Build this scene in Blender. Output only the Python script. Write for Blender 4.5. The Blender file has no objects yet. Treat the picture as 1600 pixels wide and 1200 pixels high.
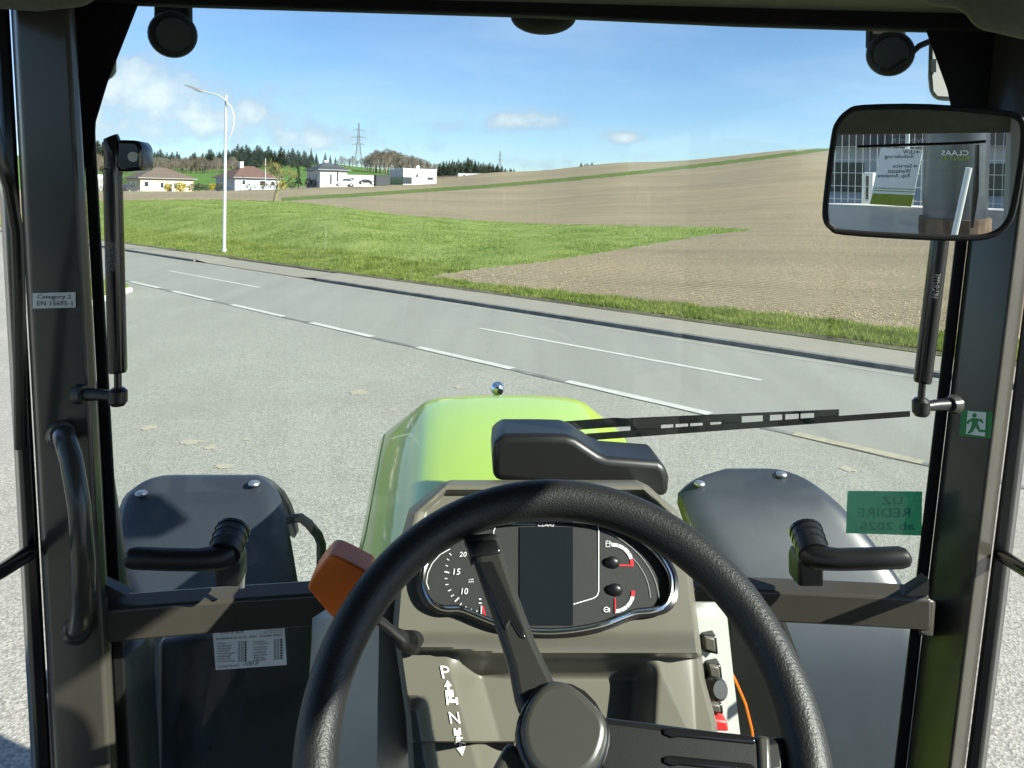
import bpy, bmesh, math, random
import numpy as np
from mathutils import Vector, Matrix, noise as mnoise
R = math.radians
random.seed(7); RNG = np.random.default_rng(7)
scene = bpy.context.scene
COL = scene.collection

# ------------------------------------------------------------------ camera, sky, sun, exposure
F = 1208.0; H0 = 310.0; ROLL = R(0.7); HC = 2.9          # focal length and horizon row in photo pixels, roll, eye height
cam = bpy.data.cameras.new('camera'); camo = bpy.data.objects.new('camera', cam); COL.objects.link(camo)
cam.sensor_width = 36.0; cam.lens = 36.0 * F / 1600.0
cam.shift_y = -(600.0 - H0) / 1600.0
cam.clip_start = 0.02; cam.clip_end = 6000
rv = Vector((math.cos(ROLL), 0, math.sin(ROLL))); uv = Vector((-math.sin(ROLL), 0, math.cos(ROLL))); fv = Vector((0, 1, 0))
M = Matrix(((rv.x, uv.x, -fv.x, 0), (rv.y, uv.y, -fv.y, 0), (rv.z, uv.z, -fv.z, HC), (0, 0, 0, 1)))
camo.matrix_world = M
scene.camera = camo
SUNH = Vector((0.90, -0.436, 0)).normalized(); SUN_EL = R(30.0)
SUN = Vector((SUNH.x * math.cos(SUN_EL), SUNH.y * math.cos(SUN_EL), math.sin(SUN_EL)))
world = bpy.data.worlds.new('World'); scene.world = world; world.use_nodes = True
sl = bpy.data.lights.new('sun', 'SUN'); sl.energy = 5.0; sl.angle = R(0.53); sl.color = (1.0, 0.95, 0.86)
so = bpy.data.objects.new('sun', sl); COL.objects.link(so)
so.rotation_euler = SUN.to_track_quat('Z', 'Y').to_euler(); so.location = (20, -20, 30)
vs = scene.view_settings; vs.view_transform = 'Standard'; vs.look = 'None'; vs.gamma = 1.0; vs.exposure = 1.55
vs.use_curve_mapping = False
scene.cycles.max_bounces = 10; scene.cycles.transparent_max_bounces = 24
scene.cycles.glossy_bounces = 5; scene.cycles.diffuse_bounces = 5
scene.cycles.caustics_reflective = False; scene.cycles.caustics_refractive = False
scene.cycles.sample_clamp_indirect = 6

def build_sky():
    nt = world.node_tree; nt.nodes.clear(); N = nt.nodes.new; L = nt.links.new
    out = N('ShaderNodeOutputWorld'); bg = N('ShaderNodeBackground'); L(bg.outputs[0], out.inputs[0])
    bg.inputs[1].default_value = 0.060
    sky = N('ShaderNodeTexSky'); sky.sky_type = 'NISHITA'; sky.sun_disc = False
    sky.sun_elevation = SUN_EL; sky.sun_rotation = math.atan2(SUN.x, SUN.y)
    sky.altitude = 400; sky.air_density = 1.0; sky.dust_density = 0.3; sky.ozone_density = 3.5
    tc = N('ShaderNodeTexCoord')
    sep = N('ShaderNodeSeparateXYZ'); L(tc.outputs['Generated'], sep.inputs[0])
    def math_(op, a, b=None, clamp=False):
        m = N('ShaderNodeMath'); m.operation = op; m.use_clamp = clamp
        for i, v in enumerate((a, b)):
            if v is None: continue
            if isinstance(v, (int, float)): m.inputs[i].default_value = v
            else: L(v, m.inputs[i])
        return m.outputs[0]
    zc = math_('ADD', math_('MAXIMUM', sep.outputs['Z'], 0.0), 0.10)
    cx = math_('DIVIDE', sep.outputs['X'], zc); cy = math_('DIVIDE', sep.outputs['Y'], zc)
    comb = N('ShaderNodeCombineXYZ'); L(cx, comb.inputs[0]); L(cy, comb.inputs[1])
    def noise(scale, detail, rough, off):
        mp = N('ShaderNodeMapping'); L(comb.outputs[0], mp.inputs[0]); mp.inputs['Location'].default_value = off
        n = N('ShaderNodeTexNoise'); L(mp.outputs[0], n.inputs['Vector'])
        n.inputs['Scale'].default_value = scale; n.inputs['Detail'].default_value = detail; n.inputs['Roughness'].default_value = rough
        return n.outputs['Fac']
    def ramp(v, a, b):
        m = N('ShaderNodeMapRange'); m.interpolation_type = 'SMOOTHSTEP'; L(v, m.inputs[0])
        m.inputs[1].default_value = a; m.inputs[2].default_value = b; return m.outputs[0]
    # individual clouds, given by their direction in the sky (azimuth from +Y to +X, elevation)
    def dirn(px, py): 
        d = fv + rv * ((px - 800) / F) + uv * ((H0 - py) / F); return d.normalized()
    n2 = noise(2.6, 7, 0.62, (3.1, 1.7, 0))
    tex3 = N('ShaderNodeTexNoise'); L(tc.outputs['Generated'], tex3.inputs['Vector']); tex3.inputs['Scale'].default_value = 22
    tex3.inputs['Detail'].default_value = 8; tex3.inputs['Roughness'].default_value = 0.6
    total = None
    for px, py, ax, ay, k in ((215, 145, .13, .060, 1.2), (130, 185, .14, .05, 1.1), (310, 178, .13, .034, 1.0), (460, 215, .12, .03, .8), (432, 140, .038, .016, .75), (820, 192, .065, .017, 1.0), (715, 197, .045, .011, .75),
                              (976, 214, .034, .012, 1.15), (600, 225, .10, .016, .55), (840, 258, .06, .012, .7), (540, 205, .05, .012, .5), (1010, 245, .05, .008, .5), (-250, 100, .2, .07, .9), (1900, 120, .2, .05, .8)):
        c = dirn(px, py); az0 = math.atan2(c.x, c.y); el0 = math.asin(c.z)
        az = math_('ARCTAN2', sep.outputs['X'], sep.outputs['Y'])
        el = math_('ARCSINE', sep.outputs['Z'])
        a2 = math_('POWER', math_('ABSOLUTE', math_('DIVIDE', math_('SUBTRACT', az, az0), ax)), 2.0)
        b2 = math_('POWER', math_('ABSOLUTE', math_('DIVIDE', math_('SUBTRACT', el, el0), ay)), 2.0)
        g = math_('MULTIPLY', math_('EXPONENT', math_('MULTIPLY', math_('ADD', a2, b2), -1.0)), k)
        total = g if total is None else math_('MAXIMUM', total, g)
    dens = math_('ADD', math_('MULTIPLY', total, 0.55), math_('MULTIPLY', math_('SUBTRACT', tex3.outputs['Fac'], 0.5), 1.15))
    cum = ramp(dens, 0.12, 0.56)
    lit = ramp(dens, 0.34, 0.80)
    n1 = noise(0.55, 5, 0.55, (0.4, 2.2, 0))
    cir = math_('MULTIPLY', ramp(n1, 0.36, 0.78), 0.42)
    mix1 = N('ShaderNodeMix'); mix1.data_type = 'RGBA'; L(cir, mix1.inputs[0]); tint = N('ShaderNodeMix'); tint.data_type = 'RGBA'; tint.blend_type = 'MULTIPLY'; tint.inputs[0].default_value = 1; L(sky.outputs[0], tint.inputs[6]); tint.inputs[7].default_value = (.90, .99, 1.13, 1); L(tint.outputs[2], mix1.inputs[6]); mix1.inputs[7].default_value = (4.6, 5.7, 7.2, 1)
    ccol = N('ShaderNodeMix'); ccol.data_type = 'RGBA'; L(lit, ccol.inputs[0]); ccol.inputs[6].default_value = (3.4, 4.25, 5.3, 1); ccol.inputs[7].default_value = (6.3, 6.5, 6.6, 1)
    mix2 = N('ShaderNodeMix'); mix2.data_type = 'RGBA'; L(math_('MULTIPLY', cum, 0.8), mix2.inputs[0]); L(mix1.outputs[2], mix2.inputs[6]); L(ccol.outputs[2], mix2.inputs[7])
    L(mix2.outputs[2], bg.inputs[0])
build_sky()

# ------------------------------------------------------------------ pixel helpers (a pixel is a direction; the depth is given)
CAMP = Vector((0, 0, HC))
def ray(px, py): return fv + rv * ((px - 800) / F) + uv * ((H0 - py) / F)
def P(px, py, d): return CAMP + ray(px, py) * d
def G(px, py, z=0.0):
    D = ray(px, py); return CAMP + D * ((z - HC) / D.z)
def to_px(p):
    q = Vector(p) - CAMP; d = q.dot(fv); return 800 + F * q.dot(rv) / d, H0 - F * q.dot(uv) / d
YAW = R(3.0); TLOC = Vector((0.07 * math.cos(YAW), 0.07 * math.sin(YAW), 0))
TR = Matrix.Rotation(YAW, 3, 'Z'); TRI = TR.inverted()
CL = TRI @ (CAMP - TLOC)
def T(px, py, yl):                       # tractor-local point on the plane y = yl
    D = TRI @ ray(px, py); return CL + D * ((yl - CL.y) / D.y)

# ------------------------------------------------------------------ materials
MATS = {}
def mat(name, color, rough=0.5, metal=0.0, spec=0.5, var=0.0, vscale=8.0, bump=0.0, bscale=60.0, coat=0.0, color2=None, emit=None, detail=4, bdist=0.01, stretch=None, coord='Object'):
    m = bpy.data.materials.new(name); m.use_nodes = True; nt = m.node_tree; b = nt.nodes['Principled BSDF']; N = nt.nodes.new; L = nt.links.new
    b.inputs['Base Color'].default_value = (*color, 1); b.inputs['Roughness'].default_value = rough; b.inputs['Metallic'].default_value = metal
    b.inputs['Specular IOR Level'].default_value = spec; b.inputs['Coat Weight'].default_value = coat; b.inputs['Coat Roughness'].default_value = 0.04
    vec = None
    if var or bump or color2:
        tc = N('ShaderNodeTexCoord'); vec = tc.outputs[coord]
        if stretch:
            mp = N('ShaderNodeMapping'); L(vec, mp.inputs[0]); mp.inputs['Scale'].default_value = stretch; vec = mp.outputs[0]
    if var or color2:
        n = N('ShaderNodeTexNoise'); L(vec, n.inputs['Vector']); n.inputs['Scale'].default_value = vscale; n.inputs['Detail'].default_value = detail; n.inputs['Roughness'].default_value = 0.6
        r = N('ShaderNodeMapRange'); L(n.outputs['Fac'], r.inputs[0]); r.inputs[1].default_value = 0.3; r.inputs[2].default_value = 0.7
        mx = N('ShaderNodeMix'); mx.data_type = 'RGBA'; L(r.outputs[0], mx.inputs[0])
        c2 = color2 if color2 else tuple(min(1, c * (1 + var)) for c in color); c1 = color if color2 else tuple(c * (1 - var) for c in color)
        mx.inputs[6].default_value = (*c1, 1); mx.inputs[7].default_value = (*c2, 1); L(mx.outputs[2], b.inputs['Base Color'])
    if bump:
        n = N('ShaderNodeTexNoise'); L(vec, n.inputs['Vector']); n.inputs['Scale'].default_value = bscale; n.inputs['Detail'].default_value = 3
        bp = N('ShaderNodeBump'); bp.inputs['Strength'].default_value = bump; bp.inputs['Distance'].default_value = bdist; L(n.outputs['Fac'], bp.inputs['Height']); L(bp.outputs[0], b.inputs['Normal'])
    if emit:
        b.inputs['Emission Color'].default_value = (*emit, 1); b.inputs['Emission Strength'].default_value = 1
    MATS[name] = m; return m
def glass(name, tint=(1, 1, 1), f=0.04, rough=0.0, dirt=0.0):
    m = bpy.data.materials.new(name); m.use_nodes = True; nt = m.node_tree; nt.nodes.clear(); N = nt.nodes.new; L = nt.links.new
    out = N('ShaderNodeOutputMaterial'); tr = N('ShaderNodeBsdfTransparent'); tr.inputs[0].default_value = (*tint, 1)
    gl = N('ShaderNodeBsdfGlossy'); gl.inputs['Roughness'].default_value = rough
    fr = N('ShaderNodeFresnel'); ge = N('ShaderNodeNewGeometry'); im = N('ShaderNodeMapRange'); L(ge.outputs['Backfacing'], im.inputs[0]); im.inputs[3].default_value = 1.45; im.inputs[4].default_value = 1 / 1.45; L(im.outputs[0], fr.inputs[0])
    mu = N('ShaderNodeMath'); mu.operation = 'MULTIPLY'; L(fr.outputs[0], mu.inputs[0]); mu.inputs[1].default_value = f / 0.04 
    mx = N('ShaderNodeMixShader'); L(mu.outputs[0], mx.inputs[0]); L(tr.outputs[0], mx.inputs[1]); L(gl.outputs[0], mx.inputs[2])
    last = mx.outputs[0]
    if dirt:
        tc = N('ShaderNodeTexCoord'); mp = N('ShaderNodeMapping'); L(tc.outputs['Object'], mp.inputs[0]); mp.inputs['Scale'].default_value = (9, 1, 1.6); mp.inputs['Rotation'].default_value = (0, 0.25, 0)
        n = N('ShaderNodeTexNoise'); L(mp.outputs[0], n.inputs['Vector']); n.inputs['Scale'].default_value = 2.2; n.inputs['Detail'].default_value = 9; n.inputs['Roughness'].default_value = 0.72
        r = N('ShaderNodeMapRange'); L(n.outputs['Fac'], r.inputs[0]); r.inputs[1].default_value = 0.5; r.inputs[2].default_value = 0.85; r.inputs[3].default_value = dirt * .25; r.inputs[4].default_value = dirt * 2.2
        df = N('ShaderNodeBsdfTranslucent'); df.inputs[0].default_value = (.8, .8, .76, 1)
        m2 = N('ShaderNodeMixShader'); L(r.outputs[0], m2.inputs[0]); L(last, m2.inputs[1]); L(df.outputs[0], m2.inputs[2]); last = m2.outputs[0]
    L(last, out.inputs[0]); MATS[name] = m; return m

mat('cab_paint', (0.044, 0.040, 0.033), 0.26, spec=0.5, var=0.12, vscale=5, bump=0.05, bscale=30, coat=0.1)
mat('rubber', (0.006, 0.006, 0.006), 0.6, spec=.25, var=0.3, vscale=20)
mat('black_plastic', (0.008, 0.0082, 0.0085), 0.38, bump=0.12, bscale=900, bdist=0.0006)
mat('matte_black', (0.004, 0.004, 0.004), 0.75, spec=.2, bump=0.1, bscale=300, bdist=0.001)
mat('wheel_leather', (0.009, 0.0092, 0.0095), 0.48, bump=0.5, bscale=520, bdist=0.0012)
mat('gloss_black', (0.008, 0.008, 0.009), 0.16, spec=0.6)
mat('hub_plastic', (0.040, 0.039, 0.033), 0.30, spec=0.6, bump=0.08, bscale=1200, bdist=0.0004)
mat('spoke_plastic', (0.018, 0.018, 0.016), 0.34, bump=0.1, bscale=1200, bdist=0.0004)
mat('shroud_panel', (0.42, 0.42, 0.39), 0.5, bump=0.12, bscale=1400, bdist=0.0004)  # lighter version of light_panel: sunlight on the shroud is put into its colour
mat('pod_plastic', (0.104, 0.099, 0.079), 0.42, var=0.05, vscale=6, bump=0.2, bscale=1400, bdist=0.0004)
mat('pod_dark', (0.075, 0.071, 0.058), 0.45, bump=0.2, bscale=1400, bdist=0.0004)
mat('light_panel', (0.27, 0.275, 0.255), 0.5, var=0.03, bump=0.12, bscale=1400, bdist=0.0004)
mat('lining', (0.10, 0.104, 0.078), 0.9, var=0.1, vscale=30, bump=0.4, bscale=400, bdist=0.001)
mat('hood_paint', (0.33, 0.48, 0.016), 0.28, spec=0.45, coat=0.6)
mat('fender_plastic', (0.021, 0.026, 0.035), 0.38, spec=.5, var=0.12, vscale=4, bump=0.18, bscale=500, bdist=0.001)
mat('chrome', (0.75, 0.77, 0.78), 0.12, metal=1.0)
mat('steel', (0.45, 0.46, 0.46), 0.35, metal=0.9)
mat('orange_knob', (0.75, 0.145, 0.008), 0.42, bump=0.1, bscale=500, bdist=0.0006)
mat('white_print', (0.78, 0.78, 0.76), 0.5)
mat('sticker_white', (0.85, 0.85, 0.84), 0.45, var=0.03, vscale=12)
mat('print_black', (0.015, 0.015, 0.015), 0.6)
mat('exit_green', (0.006, 0.22, 0.05), 0.4)
mat('red_switch', (0.55, 0.03, 0.03), 0.4)
mat('red_print', (0.60, 0.02, 0.03), 0.5)
mat('dial_black', (0.022, 0.022, 0.021), 0.75, var=0.25, vscale=600, bump=0.1, bscale=2500, bdist=0.0003)
mat('screen', (0.012, 0.015, 0.019), 0.12, spec=0.6)
mat('mirror_glass', (0.92, 0.93, 0.93), 0.004, metal=1.0)
mat('grey_plastic', (0.30, 0.31, 0.31), 0.5)
mat('white_plastic', (0.62, 0.64, 0.64), 0.4)
mat('tyre', (0.018, 0.018, 0.018), 0.8, bump=0.3, bscale=60)
mat('rim_paint', (0.55, 0.56, 0.54), 0.4)
mat('print_grey', (0.30, 0.31, 0.30), 0.6)
glass('windscreen_glass', (0.93, 0.965, 0.945), 0.030, dirt=0.014)
glass('door_glass', (0.93, 0.965, 0.945), 0.03)
glass('cluster_glass', (0.93, 0.94, 0.95), 0.05)
glass('green_film', (0.22, 0.48, 0.40), 0.04)
def film_fix():
    m = MATS['green_film']; nt = m.node_tree; N = nt.nodes.new; L = nt.links.new
    out = [n for n in nt.nodes if n.type == 'OUTPUT_MATERIAL'][0]; src = out.inputs[0].links[0].from_socket
    tl = N('ShaderNodeBsdfDiffuse'); tl.inputs[0].default_value = (.12, .33, .25, 1)
    tn = N('ShaderNodeBsdfTranslucent'); tn.inputs[0].default_value = (.12, .33, .25, 1)
    a = N('ShaderNodeAddShader'); L(tl.outputs[0], a.inputs[0]); L(tn.outputs[0], a.inputs[1])
    mx = N('ShaderNodeMixShader'); mx.inputs[0].default_value = 0.55; L(src, mx.inputs[1]); L(a.outputs[0], mx.inputs[2]); L(mx.outputs[0], out.inputs[0])
film_fix()

# ------------------------------------------------------------------ mesh builder
class MB:
    def __init__(s): s.v = []; s.f = []
    def add(s, vs, fs):
        o = len(s.v); s.v += [tuple(v) for v in vs]; s.f += [tuple(i + o for i in f) for f in fs]; return s
    def box(s, c, size, rot=None):
        c = Vector(c); hx, hy, hz = (q / 2 for q in size); rot = rot or Matrix.Identity(3)
        vs = [c + rot @ Vector((x * hx, y * hy, z * hz)) for x in (-1, 1) for y in (-1, 1) for z in (-1, 1)]
        return s.add(vs, [(0, 1, 3, 2), (4, 6, 7, 5), (0, 4, 5, 1), (2, 3, 7, 6), (0, 2, 6, 4), (1, 5, 7, 3)])
    def loft(s, rings, cap=True, closed=True):
        n = len(rings[0]); o = len(s.v)
        for r in rings: s.v += [tuple(p) for p in r]
        for i in range(len(rings) - 1):
            for j in range(n if closed else n - 1):
                k = (j + 1) % n; a = o + i * n
                s.f.append((a + j, a + k, a + n + k, a + n + j))
        if cap and closed:
            s.f.append(tuple(o + j for j in reversed(range(n)))); s.f.append(tuple(o + (len(rings) - 1) * n + j for j in range(n)))
        return s
    def tube(s, path, rad, n=10, cap=True, flat=1.0, up=None):
        path = [Vector(p) for p in path]; m = len(path)
        rad = [rad] * m if isinstance(rad, (int, float)) else rad
        rings = []; prev = None
        for i, p in enumerate(path):
            d = (path[min(i + 1, m - 1)] - path[max(i - 1, 0)]).normalized()
            if prev is None: prev = (up or (Vector((0, 0, 1)) if abs(d.z) < 0.9 else Vector((1, 0, 0))))
            a = (prev - d * prev.dot(d)).normalized(); b = d.cross(a); prev = a
            rings.append([p + (a * math.cos(t) * flat + b * math.sin(t)) * rad[i] for t in (2 * math.pi * k / n for k in range(n))])
        return s.loft(rings, cap)
    def prism(s, a, b): return s.loft([a, b])
    def sphere(s, c, r, n=10, sc=(1, 1, 1)):
        c = Vector(c); rings = []
        for i in range(1, n):
            t = math.pi * i / n
            rings.append([c + Vector((math.sin(t) * math.cos(q) * r * sc[0], math.sin(t) * math.sin(q) * r * sc[1], math.cos(t) * r * sc[2])) for q in (2 * math.pi * k / (2 * n) for k in range(2 * n))])
        return s.loft(rings)
    def obj(s, name, m, parent=None, smooth=False, bevel=0.0, seg=2, angle=35, sub=0):
        me = bpy.data.meshes.new(name); me.from_pydata(s.v, [], s.f)
        bm = bmesh.new(); bm.from_mesh(me); bmesh.ops.recalc_face_normals(bm, faces=bm.faces); bm.to_mesh(me); bm.free()
        me.materials.append(MATS[m] if isinstance(m, str) else m)
        o = bpy.data.objects.new(name, me); COL.objects.link(o)
        if parent: o.parent = parent
        if bevel:
            b = o.modifiers.new('bevel', 'BEVEL'); b.width = bevel; b.segments = seg; b.limit_method = 'ANGLE'; b.angle_limit = R(30)
        if sub:
            q = o.modifiers.new('sub', 'SUBSURF'); q.levels = sub; q.render_levels = sub
        if smooth or bevel or sub:
            me.polygons.foreach_set('use_smooth', [True] * len(me.polygons)); me.set_sharp_from_angle(angle=R(angle if not bevel else 50))
        return o
def empty(name, loc=(0, 0, 0), rz=0.0, parent=None):
    o = bpy.data.objects.new(name, None); COL.objects.link(o); o.location = loc; o.rotation_euler = (0, 0, rz); o.empty_display_size = .2
    if parent: o.parent = parent
    return o
def tag(o, label=None, cat=None, group=None, kind=None):
    for k, v in (('label', label), ('category', cat), ('group', group), ('kind', kind)):
        if v: o[k] = v
    return o
def numpy_obj(name, V, Fc, m, parent=None, smooth=False):
    me = bpy.data.meshes.new(name); n = len(Fc); k = Fc.shape[1]
    me.vertices.add(len(V)); me.vertices.foreach_set('co', np.asarray(V, np.float32).ravel())
    me.loops.add(n * k); me.loops.foreach_set('vertex_index', np.asarray(Fc, np.int32).ravel())
    me.polygons.add(n); me.polygons.foreach_set('loop_start', np.arange(n, dtype=np.int32) * k)
    me.update(); me.validate()
    if smooth: me.polygons.foreach_set('use_smooth', [True] * n)
    me.materials.append(MATS[m] if isinstance(m, str) else m)
    o = bpy.data.objects.new(name, me); COL.objects.link(o)
    if parent: o.parent = parent
    return o
def text_geo(s):
    cu = bpy.data.curves.new('t', 'FONT'); cu.body = s; cu.resolution_u = 2; o = bpy.data.objects.new('t', cu); COL.objects.link(o)
    me = o.to_mesh(); vs = [tuple(v.co) for v in me.vertices]; fs = [tuple(p.vertices) for p in me.polygons]
    o.to_mesh_clear(); bpy.data.objects.remove(o); bpy.data.curves.remove(cu)
    xs = [v[0] for v in vs]; ys = [v[1] for v in vs]
    x0, x1, y0, y1 = min(xs), max(xs), min(ys), max(ys)
    return [((v[0] - x0) / (x1 - x0), (v[1] - y0) / max(y1 - y0, 1e-6)) for v in vs], fs
def text_on(mb, s, fn, shear=0.0):       # fn maps (0..1, 0..1) to a point
    vs, fs = text_geo(s); mb.add([fn(a + shear * b, b) for a, b in vs], fs); return mb
def offset_toward(p, k): return p + (CL - p).normalized() * k

# ------------------------------------------------------------------ setting: ground, road, pavement
ang = R(45.5); DV = Vector((-math.sin(ang), math.cos(ang), 0)); NV = Vector((math.cos(ang), math.sin(ang), 0))
OFF_E, OFF_C, OFF_K, OFF_P = 9.39, 11.78, 14.14, 15.75
def RP(s, off, z=0.0): return DV * s + NV * off + Vector((0, 0, z))
def s_of(px, py): return G(px, py).dot(DV)

def asphalt(name, base, speck, sc, patch, var=0.12, track=False, tk=.6):
    m = bpy.data.materials.new(name); m.use_nodes = True; nt = m.node_tree; b = nt.nodes['Principled BSDF']; N = nt.nodes.new; L = nt.links.new
    b.inputs['Roughness'].default_value = 0.78; b.inputs['Specular IOR Level'].default_value = 0.35
    tc = N('ShaderNodeTexCoord')
    def nz(s, det=4, ro=.6, vec=None):
        n = N('ShaderNodeTexNoise'); L(vec or tc.outputs['Object'], n.inputs['Vector']); n.inputs['Scale'].default_value = s; n.inputs['Detail'].default_value = det; n.inputs['Roughness'].default_value = ro; return n.outputs['Fac']
    def rmp(v, a, b_, c=0, d=1):
        r = N('ShaderNodeMapRange'); L(v, r.inputs[0])
        for i, q in enumerate((a, b_, c, d)): r.inputs[i + 1].default_value = q
        return r.outputs[0]
    def mixc(f, a, c):
        mx = N('ShaderNodeMix'); mx.data_type = 'RGBA'; L(f, mx.inputs[0])
        for i, q in ((6, a), (7, c)):
            if isinstance(q, tuple): mx.inputs[i].default_value = (*q, 1)
            else: L(q, mx.inputs[i])
        return mx.outputs[2]
    vo = N('ShaderNodeTexVoronoi'); L(tc.outputs['Object'], vo.inputs['Vector']); vo.inputs['Scale'].default_value = sc
    sp = N('ShaderNodeSeparateColor'); L(vo.outputs['Color'], sp.inputs[0])
    c = mixc(rmp(sp.outputs[0], .15, .95), tuple(q * (1 - speck) for q in base), tuple(min(1, q * (1 + speck)) for q in base))
    c = mixc(rmp(nz(.35, 5), .35, .7, 0, .55), c, tuple(q * (1 - var * 1.6) for q in base))
    c = mixc(rmp(nz(2.3, 6, .7), .5, .75, 0, .35), c, tuple(min(1, q * (1 + var)) for q in base))
    c = mixc(rmp(nz(.9, 6, .75), .66, .74, 0, patch), c, (base[0] * 1.25, base[1] * 1.08, base[2] * .72))
    if track:
        mp = N('ShaderNodeMapping'); L(tc.outputs['Object'], mp.inputs[0]); mp.inputs['Rotation'].default_value = (0, 0, -ang); mp.inputs['Scale'].default_value = (1.0, 0.03, 1)
        c = mixc(rmp(nz(1.1, 3, .5, mp.outputs[0]), .42, .62, 0, tk), c, tuple(q * .80 for q in base))
        vc = N('ShaderNodeTexVoronoi'); vc.feature = 'DISTANCE_TO_EDGE'; vc.inputs['Scale'].default_value = .22
        wn = N('ShaderNodeTexNoise'); L(tc.outputs['Object'], wn.inputs['Vector']); wn.inputs['Scale'].default_value = 1.3; wn.inputs['Detail'].default_value = 6
        wm_ = N('ShaderNodeMix'); wm_.data_type = 'RGBA'; wm_.inputs[0].default_value = .35; L(tc.outputs['Object'], wm_.inputs[6]); L(wn.outputs['Color'], wm_.inputs[7]); L(wm_.outputs[2], vc.inputs['Vector'])
        c = mixc(rmp(vc.outputs['Distance'], .001, .004, .13, 0), c, tuple(q * .5 for q in base))
    L(c, b.inputs['Base Color'])
    bp = N('ShaderNodeBump'); bp.inputs['Strength'].default_value = .6; bp.inputs['Distance'].default_value = .005; L(vo.outputs['Distance'], bp.inputs['Height']); L(bp.outputs[0], b.inputs['Normal'])
    MATS[name] = m
asphalt('lot_asphalt', (0.262, 0.260, 0.222), .36, 64, .40, .17, True, .35)
asphalt('road_asphalt', (0.240, 0.240, 0.208), .16, 80, .15, .10, True)
asphalt('pavement_asphalt', (0.245, 0.228, 0.185), .16, 90, .3, .12)
mat('kerb_stone', (0.13, 0.13, 0.12), 0.85, var=0.35, vscale=3, bump=0.5, bscale=40)
mat('pale_kerb', (0.42, 0.42, 0.39), 0.8, var=0.15, vscale=5)
mat('road_paint', (0.42, 0.42, 0.38), 0.7, var=0.14, vscale=6, bump=.3, bscale=60)
mat('road_paint_dirty', (0.34, 0.30, 0.19), 0.8, color2=(0.215, 0.205, 0.17), vscale=9)
mat('tar_joint', (0.085, 0.085, 0.08), 0.8, color2=(0.20, 0.198, 0.178), vscale=5)
mat('dirt_stain', (0.33, 0.285, 0.185), 0.9, color2=(0.262, 0.260, 0.222), vscale=14)

def sheet(name, pts, m, parent=None, thick=0.0):
    mb = MB()
    if thick: mb.prism([Vector(p) - Vector((0, 0, thick)) for p in pts], [Vector(p) for p in pts])
    else: mb.add(pts, [tuple(range(len(pts)))])
    return mb.obj(name, m, parent)
S0, S1 = -140, 260
lot = sheet('ground', [(-260, -160, 0), (260, -160, 0), tuple(RP(S0 - 60, OFF_E + 40)), tuple(RP(S1 + 100, OFF_E + 40))], 'lot_asphalt'); tag(lot, kind='structure')
road = sheet('road', [RP(S0, OFF_E, .004), RP(S0, OFF_K + .02, .004), RP(S1, OFF_K + .02, .004), RP(S1, OFF_E, .004)], 'road_asphalt'); tag(road, kind='structure')
def strip(name, s0, s1, off, w, z, m, parent, jag=0.0):
    n = max(2, int(abs(s1 - s0) / .35)); a = []; b = []
    for i in range(n + 1):
        s = s0 + (s1 - s0) * i / n; a.append(RP(s, off - w / 2 + random.uniform(-jag, jag), z)); b.append(RP(s, off + w / 2 + random.uniform(-jag, jag), z))
    mb = MB(); mb.loft([a, b], cap=False, closed=False); return mb.obj(name, m, parent)
strip('tar_joint', s_of(2300, 900), s_of(160, 432), OFF_E - .03, .12, .008, 'tar_joint', road, .02)
for a, b in (((193, 441), (241, 451)), ((260, 456), (325, 470)), ((355, 477), (438, 496)), ((477, 506), (581, 527)), ((648, 544), (800, 577)), ((880, 598), (1110, 648))):
    strip('edge_dash', s_of(*a), s_of(*b), OFF_E, .17, .012, 'road_paint', road, .008)
strip('edge_dash', s_of(1240, 679), s_of(1445, 722), OFF_E, .17, .012, 'road_paint_dirty', road, .015)
for a, b in (((268, 423), (402, 450)), ((743, 514), (1195, 593))):
    strip('centre_dash', s_of(*a), s_of(*b), OFF_C, .12, .009, 'road_paint', road, .005)
strip('centre_dash', s_of(1195, 593) - 12, s_of(1195, 593) - 6, OFF_C, .12, .009, 'road_paint', road, .005)
mat('worn_line', (0.30, 0.30, 0.27), .8, color2=(0.22, 0.218, 0.195), vscale=3)
strip('far_edge_line', S0, S1, OFF_K - .25, .10, .009, 'worn_line', road, .006)
# pavement with kerb; the kerb drops for a crossing
k1a, k1b = s_of(325, 408), S1; k2a, k2b = S0, s_of(492, 439)
pav = MB()
pav.loft([[RP(s, OFF_K + .12, z) for s, z in ((S0, .09), (k2b, .09), (k2b + 1.2, .02), (k1a - 1.2, .02), (k1a, .09), (S1, .09))],
          [RP(s, OFF_P + .5, .125) for s in (S0, k2b, k2b + 1.2, k1a - 1.2, k1a, S1)]], cap=False, closed=False)
pavo = pav.obj('pavement', 'pavement_asphalt'); tag(pavo, kind='structure')
for sa, sb in ((k2a, k2b), (k1a, k1b)):
    mb = MB(); n = int((sb - sa) / 2)
    ring = lambda s: [RP(s, OFF_K, -.02), RP(s, OFF_K + .03, .085), RP(s, OFF_K + .13, .098), RP(s, OFF_K + .13, -.02)]
    mb.loft([ring(sa + (sb - sa) * i / n) for i in range(n + 1)]); mb.obj('kerb', 'kerb_stone', pavo)
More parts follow.
